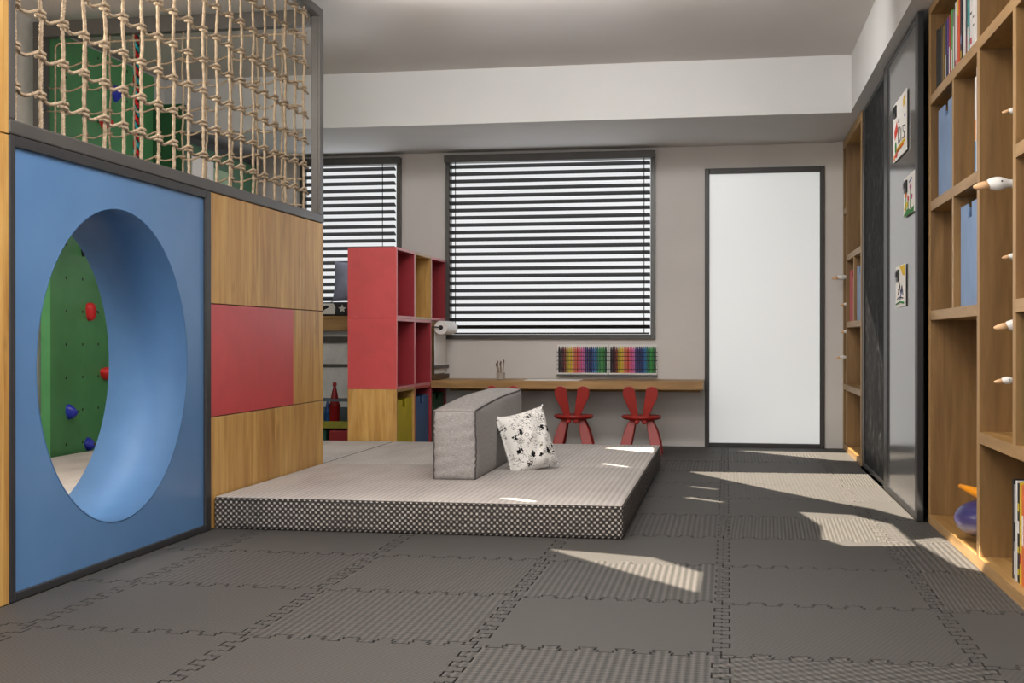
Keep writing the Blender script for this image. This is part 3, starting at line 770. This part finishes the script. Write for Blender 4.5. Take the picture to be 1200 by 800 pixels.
# ------------------------------------------------------------------ bench by the left window
bn = thing('window_bench', 'oak bench shelf under the narrow left window', 'bench', (-3.0, 9.15, .86))
link('seat_board', MB().box(-3.50, -2.475, 8.9, 9.40, .862, .972), M['oakx'], bn, .002)
link('under_panel', MB().box(-3.50, -2.475, 9.0, 9.03, .05, .862), plain((236,238,240), .5), bn)
for z in (.59, .335): link('panel_joint', MB().box(-3.50, -2.475, 8.992, 8.9995, z, z+.024), M['darkm'], bn)
link('shadow_strip', MB().box(-3.50, -2.475, 8.97, 8.9995, .775, .82), M['darkm'], bn)  # dark strip standing in for the shadow under the bench board
starp = thing('seat_cushion', 'flat bench cushion with a white star print on dark squares', 'cushion', (-2.9, 9.1, .972))
link('pad', MB().box(-3.40, -2.49, 8.93, 9.33, .973, 1.075), plain((58,58,62), .9), starp, .012)
q = MB().prism([(-2.975,.985),(-2.872,.985),(-2.868,1.04),(-2.885,1.065),(-2.975,1.065)], lambda a, b, d: (a, d, b), 8.926, 8.9295)
link('white_square', q, M['white'], starp)
link('dark_shape', MB().prism([(-2.97,1.0),(-2.95,1.02),(-2.925,1.03),(-2.915,1.045),(-2.94,1.05),(-2.97,1.045)], lambda a, b, d: (a, d, b), 8.922, 8.9255), plain((50,50,54), .9), starp)
def star(cx, cz, r): return [(cx+(r if k % 2 == 0 else r*.45)*math.sin(2*PI*k/10), cz+(r if k % 2 == 0 else r*.45)*math.cos(2*PI*k/10)) for k in range(10)]
for cx in (-2.815,-2.67): link('white_star', MB().prism(star(cx, 1.025, .032), lambda a, b, d: (a, d, b), 8.924, 8.9295), M['white'], starp)
pillow('throw_pillow', 'slate blue pillow upright on the window bench', .36, .30, .11, plain((150,154,178), .9, .1), (-2.745, 9.08, 1.232), (-.12, .03, .1), seed=9, crump=.014)
# toys below the bench
def skittle(name, label, x, y, z, s, c):
    m = MB(); m.lathe([(.040,0),(.043,.004),(.043,.125),(.045,.128),(.045,.148),(.040,.152),(.030,.20),(.020,.255),(.012,.285),(.010,.295),(.016,.302),(.018,.312),(.014,.325),(.004,.331)], (0,0,0), 28)
    mb = MB(); mb.smooth = True; mb.add([(x+v[0]*s, y+v[1]*s, z+v[2]*s) for v in m.v], m.f)
    o = link(name, mb, plain(c, .35)); return tag(o, label, 'toy')
ts = thing('toy_trolley', 'low toy trolley with a yellow-green tray and grey wire rail under the bench', 'toy rack', (-2.85, 8.7, 0))
link('tray', MB().box(-3.15, -2.52, 8.55, 8.85, .165, .20).box(-3.15, -2.52, 8.55, 8.56, .20, .215), plain((150,148,52), .5), ts, .003)
link('bin', MB().box(-3.15, -2.82, 8.56, 8.84, .02, .15), plain((30,84,70), .5), ts, .01)
link('bin', MB().box(-2.80, -2.52, 8.56, 8.84, .02, .15), plain((150,40,44), .5), ts, .01)
link('front_rail', MB().box(-3.15, -2.50, 8.545, 8.553, .357, .375).box(-3.15, -3.13, 8.545, 8.553, .0, .357).box(-2.52, -2.50, 8.545, 8.553, .0, .357), plain((82,100,112), .4), ts)
link('back_panel', MB().box(-3.15, -2.52, 8.86, 8.87, .2, .30), plain((110,124,140), .4), ts)
skittle('toy_skittle', 'red bottle-shaped toy on the tray below the bench', -2.785, 8.65, .201, .88, (150,28,36))
skittle('toy_skittle', 'blue bottle-shaped toy half hidden by the wooden corner', -2.855, 8.70, .201, .52, (40,84,150))

# ------------------------------------------------------------------ right-hand bookcases
XS, XBK = XR, XRW-.004
def bookcase(label, yr, boards, ups, xf):
    """boards: (y0,y1,z0,z1)  ups: (y0,y1,z0,z1)"""
    t = thing('bookcase', label, 'bookcase', ((xf+XBK)/2, (yr[0]+yr[1])/2, 0))
    link('back_panel', MB().box(XBK-.012, XBK, yr[0], yr[1], .04, 2.23), M['oakv'], t)
    for b in boards:
        s = link('shelf_board', MB().box(xf+.002, XBK-.012, *b), M['oakh'], t); link('front_edge', MB().box(xf, xf+.002, *b), M['oakedge'], s)
    for b in ups:
        s = link('upright', MB().box(xf+.002, XBK-.012, *b), M['oakv'], t); link('front_edge', MB().box(xf, xf+.002, *b), M['oakedgev'], s)
    return t
H1, H2, H3, H4, HT = (.437,.477), (.882,.922), (1.352,1.392), (1.81,1.85), (2.205,2.24)
bookcase('tall oak bookcase nearest the camera, with goose hooks and open niches', (2.2, 5.69),
    [(2.2,5.68,0,.04),(2.2,5.68,*HT),(4.61,5.64,*H2),(4.61,5.64,*H3),(3.2,5.64,*H4),(2.2,4.57,*H1),(2.2,4.01,*H2),(2.2,4.01,*H3)],
    [(5.64,5.68,.04,2.205),(4.57,4.61,.04,1.81),(4.57,4.61,1.85,2.205),(5.075,5.105,.922,1.352),(5.075,5.105,1.392,1.81),(4.01,4.05,.477,1.81),(4.01,4.05,1.85,2.205),(3.0,3.04,.04,.437),(3.0,3.04,.477,2.205)], XS)
bookcase('tall oak bookcase at the far end beside the white door', (8.145, 9.41),
    [(8.145,9.41,0,.04),(8.145,9.41,2.18,2.24),(8.185,9.13,*H3),(8.185,9.13,*H2),(8.185,9.37,*H1),(9.16,9.37,1.70,1.74)],
    [(9.37,9.41,.04,2.18),(9.13,9.16,.04,2.18),(8.145,8.185,.04,2.18),(8.62,8.65,.922,1.352)], .833)
# sliding panels
def slider(name, label, y0, y1, xf, inner, mat, fcol, fl, fr_, cat):
    t = thing(name, label, cat, (xf, (y0+y1)/2, 0)); b = .035
    link(inner, MB().box(xf+.004, xf+.014, y0+.01, y1-.01, .02, 2.22), mat, t)
    f = MB().box(xf-.004, xf+.022, y0, y0+fl, .0, 2.235).box(xf-.004, xf+.022, y1-fr_, y1, 0, 2.235).box(xf-.003, xf+.022, y0+fl, y1-fr_, .0, .028).box(xf-.003, xf+.022, y0+fl, y1-fr_, 2.215, 2.235)
    link('frame', f, fcol, t, .002); return t
slider('sliding_panel', 'grey glossy sliding panel with three pinned drawings', 5.70, 6.90, .826, 'glass', M['greyglass'], M['black'], .08, .13, 'sliding panel')
slider('chalkboard', 'black chalkboard sliding panel between the far bookcase and grey panel', 6.905, 8.14, .842, 'board', M['chalk'], M['black'], .09, .10, 'chalkboard')
trk = link('floor_track', MB().box(.82, .87, 5.69, 8.15, -.011, .0), plain((150,146,140), .4, .05, .4, .6))
tag(trk, 'thin metal floor track under the sliding panels', 'track')

# drawings
crayon = [(206,60,40),(226,190,50),(60,130,70),(70,90,170),(40,40,44),(226,120,40),(190,70,140)]
def drawing(label, ya_, yb_, z0, z1, motif, seed):
    t = thing('child_drawing', label, 'drawing', (.83, (ya_+yb_)/2, z0), 'pinned drawings on the grey panel')
    x = .8255
    link('paper', MB().box(x-.0035, x-.0005, ya_, yb_, z0, z1), M['paper'], t)
    link('clip', MB().box(x-.012, x-.004, yb_-.13, yb_-.06, z1-.075, z1-.018).box(x-.018, x-.012, yb_-.115, yb_-.075, z1-.055, z1-.03), M['black'], t, .001)
    xm = x-.0042; w_, h = yb_-ya_, z1-z0; P = lambda u, v: (xm, yb_-u*w_, z0+v*h)   # u from the viewer's left
    def stroke(pts, c, r=.0028, nm='crayon_mark'):
        pts = [P(*p) for p in pts]
        if len(pts) == 2: pts.insert(1, tuple((a+b)/2 for a, b in zip(*pts)))
        link(nm, MB().tube(pts, r, 5), plain(c, .8, .03), t)
    def patch(pts, c): link('colour_patch', MB().prism(pts, lambda u, v, d: (xm-d, yb_-u*w_, z0+v*h), 0, .0008), plain(c, .8, .03), t)
    for m in motif:
        if m[0] == 's': stroke(m[2], crayon[m[1]], m[3] if len(m) > 3 else .0028)
        else: patch(m[2], crayon[m[1]])
def blob(cx, cy, rx, ry, k=9, s=0): 
    r = random.Random(s+int(cx*100)); return [(cx+rx*(1+r.uniform(-.2,.2))*math.cos(2*PI*i/k), cy+ry*(1+r.uniform(-.2,.2))*math.sin(2*PI*i/k)) for i in range(k)]
drawing('largest child drawing, upper left, with red roof shape and scribbled letters', 6.045, 6.515, 1.682, 1.968, [
    ('p',0,[(.10,.50),(.30,.66),(.36,.46),(.14,.36)]), ('p',1,blob(.82,.84,.06,.09)), ('p',2,blob(.2,.22,.06,.10)), ('p',0,blob(.25,.08,.1,.04)), ('p',5,blob(.1,.06,.05,.05)),
    ('s',4,[(.42,.24),(.42,.52)]), ('s',4,[(.52,.50),(.44,.36),(.54,.24)]), ('s',4,[(.62,.24),(.62,.46)]), ('s',4,[(.86,.44),(.74,.46),(.76,.36),(.86,.33),(.84,.25),(.72,.26)]),
    ('s',1,[(.3,.16),(.9,.20)],.006), ('s',2,[(.2,.12),(.2,.3)]), ('s',3,[(.85,.62),(.9,.56)]), ('s',4,[(.42,.60),(.46,.66)]), ('s',5,[(.3,.12),(.8,.15)],.004)], 1)
drawing('child drawing with orange and purple flowers over green grass, in the middle', 5.80, 6.14, 1.372, 1.555, [
    ('p',2,[(.05,.0),(.95,.0),(.98,.14),(.7,.10),(.4,.16),(.05,.08)]), ('p',5,blob(.25,.55,.08,.09)), ('p',0,blob(.45,.42,.07,.08)), ('p',6,blob(.68,.66,.07,.09)), ('p',1,blob(.3,.28,.12,.08)), ('p',6,blob(.8,.4,.05,.07)),
    ('p',1,blob(.15,.2,.08,.07)), ('s',2,[(.25,.48),(.27,.14)]), ('s',2,[(.68,.6),(.66,.12)]), ('s',2,[(.45,.36),(.46,.12)]), ('s',3,[(.55,.8),(.8,.86)])], 2)
drawing('child drawing with a yellow sun corner and grey scribbles, lowest', 6.09, 6.42, .955, 1.155, [
    ('p',1,[(.45,.98),(.98,.98),(.98,.72),(.78,.74),(.62,.86)]), ('s',4,[(.3,.3),(.45,.55),(.6,.3),(.7,.5),(.8,.28)]), ('s',4,[(.2,.2),(.4,.24),(.8,.2)]), ('s',2,[(.1,.08),(.5,.12),(.9,.08)],.005), ('s',4,[(.3,.42),(.5,.44)]), ('s',3,[(.5,.18),(.7,.4)])], 3)

# bins in the bookcases
G = 'bins in the right-hand bookcases'
bin_('light blue storage bin in the upper left niche, second row from the top', 5.12, 5.50, 1.394, 1.76, XS+.012, -1, .30, lbl, G)
bin_('light blue storage bin in the middle niche beside the large goose hook', 4.63, 4.985, .924, 1.30, XS+.012, -1, .30, lbl, G)
bin_('yellow storage bin at the right edge of the picture', 3.62, 3.93, 1.394, 1.765, XS+.012, -1, .30, plain((196,176,30), .5), G)
bin_('red storage bin at the right edge of the picture', 3.62, 3.93, .924, 1.30, XS+.012, -1, .30, rdb, G)
bin_('green storage bin at the right edge of the picture', 3.62, 3.955, .479, .85, XS+.012, -1, .30, plain((56,120,72), .5), G)
bin_('red storage bin in the far bookcase beside the blue one', 8.68, 9.08, .924, 1.28, .85, -1, .30, rdb, G)
bin_('blue storage bin in the far bookcase beside the red one', 8.21, 8.58, .924, 1.28, .85, -1, .30, lbl, G)
bin_('yellow storage bin at the top of the far bookcase', 9.17, 9.32, 1.742, 2.12, .85, -1, .30, plain((190,172,44), .5), G)
bin_('green storage bin at the bottom of the far bookcase', 9.17, 9.32, .042, .42, .85, -1, .30, plain((40,110,70), .5), G)

# books
def book(y, w_, z, h, dep, xf, c, lab, bands=(), grp='', tilt=0):
    t = thing('book', lab, 'book', (xf+dep/2, y+w_/2, z), grp)
    b = .0018; mt = plain(c, .45, .05)
    m = MB().box(xf, xf+b, y, y+w_, z, z+h).box(xf+b, xf+dep, y, y+b, z, z+h).box(xf+b, xf+dep, y+w_-b, y+w_, z, z+h)
    link('cover', m, mt, t)
    link('pages', MB().box(xf+b, xf+dep-.004, y+b, y+w_-b, z+.003, z+h-.003), M['paper'], t)
    for (v0, v1, bc) in bands: link('spine_print', MB().box(xf-.0006, xf-.0001, y+w_*.14, y+w_*.86, z+h*v0, z+h*v1), plain(bc, .5, .03), t)
    if tilt: t.rotation_euler = (tilt, 0, 0)
    return t
K, Wt = (30,30,32), (226,224,222)
top = [ (5.56,.030,.27,(20,20,20),'black book at the dark far end of the top shelf',()),
    (5.52,.028,.26,(32,30,28),'charcoal book near the far end of the top shelf',()),
    (5.48,.030,.26,(26,30,40),'midnight blue book near the far end of the top shelf',()),
    (5.44,.028,.26,(60,48,24),'dark brown book near the far end of the top shelf',()),
    (5.40,.034,.25,(128,100,20),'mustard book standing lower than its neighbours on the top shelf',()),
    (5.34,.034,.25,(46,50,84),'navy book with a white speckled foot on the top shelf',((.05,.45,(180,180,184)),)),
    (5.30,.026,.255,(92,52,140),'purple book on the top shelf',((.05,.4,K),)),
    (5.26,.026,.255,(170,56,40),'rust red book on the top shelf',((.02,.5,Wt),)),
    (5.205,.034,.262,(74,160,70),'bright green book with a white foot on the top shelf',((.0,.4,Wt),)),
    (5.165,.028,.25,(130,126,124),'grey book with a white spine panel on the top shelf',((.02,.75,Wt),)),
    (5.115,.030,.27,Wt,'white book with a red mark on the top shelf',((.08,.16,(190,40,44)),)),
    (5.07,.030,.285,(222,96,62),'orange book with a yellow head on the top shelf',((.72,1.,(226,200,50)),)),
    (5.00,.036,.27,(34,34,44),'black book with coloured emblems on the top shelf',((.1,.2,(190,160,60)),(.3,.42,(120,130,160)))),
    (4.935,.034,.30,Wt,'tall plain white book on the top shelf',()),
    (4.895,.026,.28,(36,52,56),'dark teal-black book on the top shelf',((.05,.3,(120,40,44)),)),
    (4.865,.026,.245,(60,150,150),'teal book with a white foot on the top shelf',((.0,.45,Wt),)),
    (4.80,.040,.285,Wt,'thick white book with a red emblem on the top shelf',((.12,.2,(190,30,60)),(.5,.53,K),(.7,.73,K))),
    (4.755,.034,.30,(232,230,226),'white book with small grey lettering on the top shelf',((.3,.32,K),(.4,.42,K))),
    (4.70,.034,.31,Wt,'white book last but two on the top shelf',((.6,.63,K),)),
    (4.66,.026,.33,(214,120,50),'tall orange-edged book last but one on the top shelf',((.1,.6,Wt),)),
    (4.62,.028,.335,(226,206,60),'tall yellow book at the near end of the top shelf',((.1,.8,Wt),)) ]
for y, w_, h, c, lab, bd in top: book(y, w_, 1.8505, h, .2, XS+.018, c, lab, bd, 'books on the top shelf')
for y, w_, h, c, lab, bd in ((4.14,.03,.26,K,'black book with white print in the top niche by the frame edge',((.1,.2,Wt),(.3,.5,Wt),(.6,.66,Wt))),(4.10,.03,.27,Wt,'white book with black pattern in the top niche by the frame edge',((.1,.14,K),(.3,.42,K),(.6,.66,K))),(4.06,.03,.26,K,'black and white book last in the top niche',((.2,.6,Wt),))):
    book(y, w_, 1.8505, h, .2, XS+.018, c, lab, bd, 'books in the top right niche')
for y, w_, h, c, lab, bd in ((4.655,.03,.34,Wt,'white book with orange and blue foot bands in the niche above the light blue bin',((.34,.55,(226,140,40)),(.0,.33,(70,140,200)))),(4.62,.03,.37,(206,196,190),'pale book beside the upright in the niche above the light blue bin',())):
    book(y, w_, 1.3925, h, .2, XS+.006, c, lab, bd, 'books above the light blue bin')
low = [ (4.172,.02,.315,(24,24,26),'thin black book at the far end of the bottom niche',()), (4.15,.02,.30,(150,150,150),'silver-grey patterned book in the bottom niche',((.05,.3,Wt),(.4,.6,K))),
    (4.126,.02,.315,Wt,'white book beside the silver one in the bottom niche',()), (4.095,.026,.31,K,'black book with yellow print in the bottom niche',((.08,.14,(214,190,40)),(.3,.36,(214,190,40)),(.5,.62,Wt),(.72,.8,(214,190,40)))),
    (4.068,.022,.315,(232,196,40),'yellow book in the bottom niche',((.2,.3,(190,60,50)),)), (4.038,.026,.31,(222,110,60),'orange book with a white band in the bottom niche',((.4,.7,Wt),)),
    (4.010,.022,.315,(226,140,120),'pale orange book in the bottom niche',((.1,.5,Wt),)), (3.975,.030,.32,Wt,'white book with red and green dots in the bottom niche',((.1,.15,(200,40,50)),(.25,.3,(50,150,80)),(.4,.45,(60,70,180)),(.55,.6,(200,40,50)),(.7,.75,(50,150,80)),(.85,.9,(60,70,180)))),
    (3.935,.032,.315,(222,214,226),'lilac-white book with purple dots in the bottom niche',((.1,.15,(110,60,160)),(.25,.3,(60,70,180)),(.4,.45,(200,40,50)),(.55,.6,(110,60,160)),(.7,.75,(60,70,180)))),
    (3.89,.036,.31,Wt,'white book cut by the right picture edge in the bottom niche',((.2,.8,(60,60,120)),)) ]
for y, w_, h, c, lab, bd in low: book(y, w_, .0405, h, .22, XS+.03, c, lab, bd, 'books in the bottom niche')
for y, w_, h, c, lab, bd in ((8.20,.03,.30,Wt,'white book in the bottom cell of the far bookcase',((.2,.5,K),)),(8.24,.03,.31,(214,190,60),'yellow book in the bottom cell of the far bookcase',()),(8.28,.03,.29,(190,70,60),'red book in the bottom cell of the far bookcase',()),(8.32,.035,.30,(60,60,66),'dark book in the bottom cell of the far bookcase',((.1,.3,Wt),))):
    book(y, w_, .0405, h, .2, .85, c, lab, bd, 'books in the far bookcase')
# small white things in the far bookcase
o = MB(); o.lathe([(.02,0),(.05,.01),(.062,.05),(.05,.09),(.02,.10)], (.93, 8.42, .4775), 24); o.smooth = True
tag(link('ceramic_bowl', o, M['white']), 'small round white ceramic pot in the far bookcase', 'pot')
o = MB(); o.lathe([(.022,0),(.024,.01),(.022,.30),(.018,.315),(.026,.33),(.022,.345)], (.90, 8.40, 1.3925), 20); o.smooth = True
tag(link('rolled_paper', o, plain((220,196,180), .6)), 'tall pale rolled paper standing in the far bookcase', 'paper roll')

# goose head coat hooks
def goose(x, y, z, s, drop, label):
    t = thing('goose_hook', label, 'coat hook', (x, y, z), 'goose head hooks')
    L = XBK-.014-x
    # neck: from back plate forward to head
    n = 18; pts = []; rad = []
    for i in range(n+1):
        u = i/n; px = (XBK-.014)-(L-.075*s)*u; pz = z+drop*(1-u)**1.6; pts.append((px, y, pz)); rad.append(s*(.018-.0085*min(1, u*1.3)))
    hx = x+.075*s
    for i in range(1, 9):
        u = i/8; pts.append((hx-.045*s*u, y, z)); rad.append(s*(.0095+.0065*math.sin(PI*u)))
    link('neck_and_head', MB().tube(pts, rad, 14), M['white'], t)
    b0 = hx-.045*s
    m = MB(); m.tube([(b0+.004*s, y, z-.002*s), (b0-.012*s, y, z-.004*s), (b0-.022*s, y, z-.006*s), (b0-.030*s, y, z-.006*s)], [.0105*s, .009*s, .007*s, .003*s], 12)
    link('beak', m, plain((222,180,136), .5), t)
    for sg in (-1, 1):
        m = MB(); m.lathe([(.001,-.002),(.0022*s,-.001),(.0022*s,.001),(.001,.002)], (hx-.016*s, y+sg*.0142*s, z+.004*s), 10, 'y'); link('eye', m, plain((60,60,62), .4), t)
    link('wall_plate', MB().lathe([(.03*s,-.0),(.03*s,.006)], (XBK-.019, y, z+drop), 18, 'x'), M['white'], t)
goose(.795, 4.30, 1.308, 1.45, -.09, 'large white goose head hook with tan beak, second from the top')
goose(.885, 4.30, 1.545, .65, .0, 'small goose head hook, highest in the near bookcase')
goose(.885, 4.30, 1.07, .65, -.02, 'small goose head hook below the large one')
goose(.86, 4.30, .845, 1.25, .0, 'goose head hook with a long tan beak, second from the bottom')
goose(.86, 4.30, .665, .8, -.05, 'lowest goose head hook in the near bookcase')
goose(.74, 9.25, 1.245, 1.3, .02, 'largest goose head hook in the far bookcase, poking past the edge')
goose(.80, 9.25, 1.05, .8, .0, 'small goose head hook under the largest one in the far bookcase')
goose(.80, 9.25, .855, .8, .0, 'small goose head hook third from the top in the far bookcase')
goose(.77, 9.25, .67, .9, .0, 'lowest goose head hook in the far bookcase')

# purple toy pot with orange spout
tp = thing('toy_watering_can', 'round violet toy can with pale lower band and orange spout on the bottom shelf', 'toy', (.98, 4.93, .04))
def purple():
    t = NT('violet_glaze', .3, .5); z = t.sep(t.coord())[2]
    t.col(t.ramp(t.math('ADD', t.math('MULTIPLY', z, 5.5), t.math('MULTIPLY', t.noise(t.mp((3,3,30)), 6, 4), .12)), [(.2, (60,56,72)), (.38, (140,132,150)), (.5, (74,68,110)), (.7, (48,44,98)), (.95, (56,52,108))])); return t.m  # body colour by height, with a paler band low down
m = MB(); m.lathe([(.140*math.cos(a_)**.8 if abs(a_) < 1.5 else .03, .084+.072*math.sin(a_)) for a_ in [(-1.38+2.62*q_/24) for q_ in range(25)]], (.985, 4.93, .04), 40); m.smooth = True
link('body', m, purple(), tp)
link('foot', MB().lathe([(.05,0),(.056,.012),(.04,.016)], (.985, 4.93, .0402), 24), M['black'], tp)
m = MB(); m.lathe([(.045,.155),(.05,.17),(.03,.19),(.01,.195)], (.985, 4.90, .04), 24); m.smooth = True; link('lid', m, plain((44,40,84), .35), tp)
m = MB(); m.tube([(.98,4.80,.205),(.955,4.85,.213),(.93,4.90,.222),(.90,4.95,.232),(.875,4.99,.240)], [.03,.026,.021,.014,.009], 14); link('spout', m, plain((236,150,24), .4), tp)

# ------------------------------------------------------------------ camera
cam = bpy.data.cameras.new('camera'); co = bpy.data.objects.new('camera', cam); C.objects.link(co)
cam.sensor_width = 36; cam.lens = 1465/1200*36; cam.clip_start = .05
co.matrix_world = Matrix.Translation((0,0,.8)) @ Matrix.Rotation(.1705, 4, 'Z') @ Matrix.Rotation(-.0019, 4, 'X') @ Matrix.Rotation(PI/2, 4, 'X')
bpy.context.scene.camera = co

# ------------------------------------------------------------------ light
def area(name, loc, sx, sy, e, col=(1,.95,.88), rot=(0,0,0)):
    l = bpy.data.lights.new(name, 'AREA'); l.shape = 'RECTANGLE'; l.size = sx; l.size_y = sy; l.energy = e; l.color = col
    o = bpy.data.objects.new(name, l); C.objects.link(o); o.location = loc; o.rotation_euler = rot; return o
area('unseen_overhead_area', (-.6, 3.2, 2.56), 1.6, 2.6, 62, (1,.96,.92))
area('unseen_overhead_area', (-.6, .2, 2.56), 1.6, 1.6, 40, (1,.96,.92))
area('unseen_overhead_area', (-.8, 6.15, 2.57), 1.9, .25, 42, (1,.97,.94), (1.25,0,0))  # added out of view, tilted to brighten the beam face and back wall
area('unseen_overhead_area', (-3.15, 4.0, 2.56), .9, 1.5, 50, (1,.95,.88))
area('up_fill', (-.6, 2.6, 1.95), 1.2, 1.6, 90, (1,.96,.93), (PI,0,0))  # added fill out of view, aimed up to brighten the ceiling
area('up_fill', (-3.15, 3.6, 1.6), .8, 1.2, 80, (1,.9,.76), (PI,0,0))  # added warm fill behind the partition, brightens the ceiling over the loft
area('rear_fill', (-.6, YF+.05, 1.5), 2.6, 1.6, 80, (1,.98,.96), (PI/2,0,0))  # added fill behind the camera for camera-facing sides; no window there
area('window_glow', (-1.33, YW-.12, 1.5), 1.4, 1.3, 4, (.95,.97,1), (-PI/2,0,0))
area('window_glow', (-2.9, YW-.12, 1.6), .7, 1.2, 3, (.95,.97,1), (-PI/2,0,0))
s = bpy.data.lights.new('sun', 'SUN'); s.energy = 30; s.angle = .006; s.color = (1,.86,.69)
so = bpy.data.objects.new('sun', s); C.objects.link(so)
so.rotation_euler = Vector((-KX, -KY, 1)).to_track_quat('Z', 'Y').to_euler()
wd = bpy.data.worlds.new('world'); wd.use_nodes = True; bpy.context.scene.world = wd
bg = wd.node_tree.nodes['Background']; bg.inputs[0].default_value = (.75,.85,1,1); bg.inputs[1].default_value = .5
bpy.context.scene.view_settings.view_transform = 'Standard'
bpy.context.scene.view_settings.look = 'None'
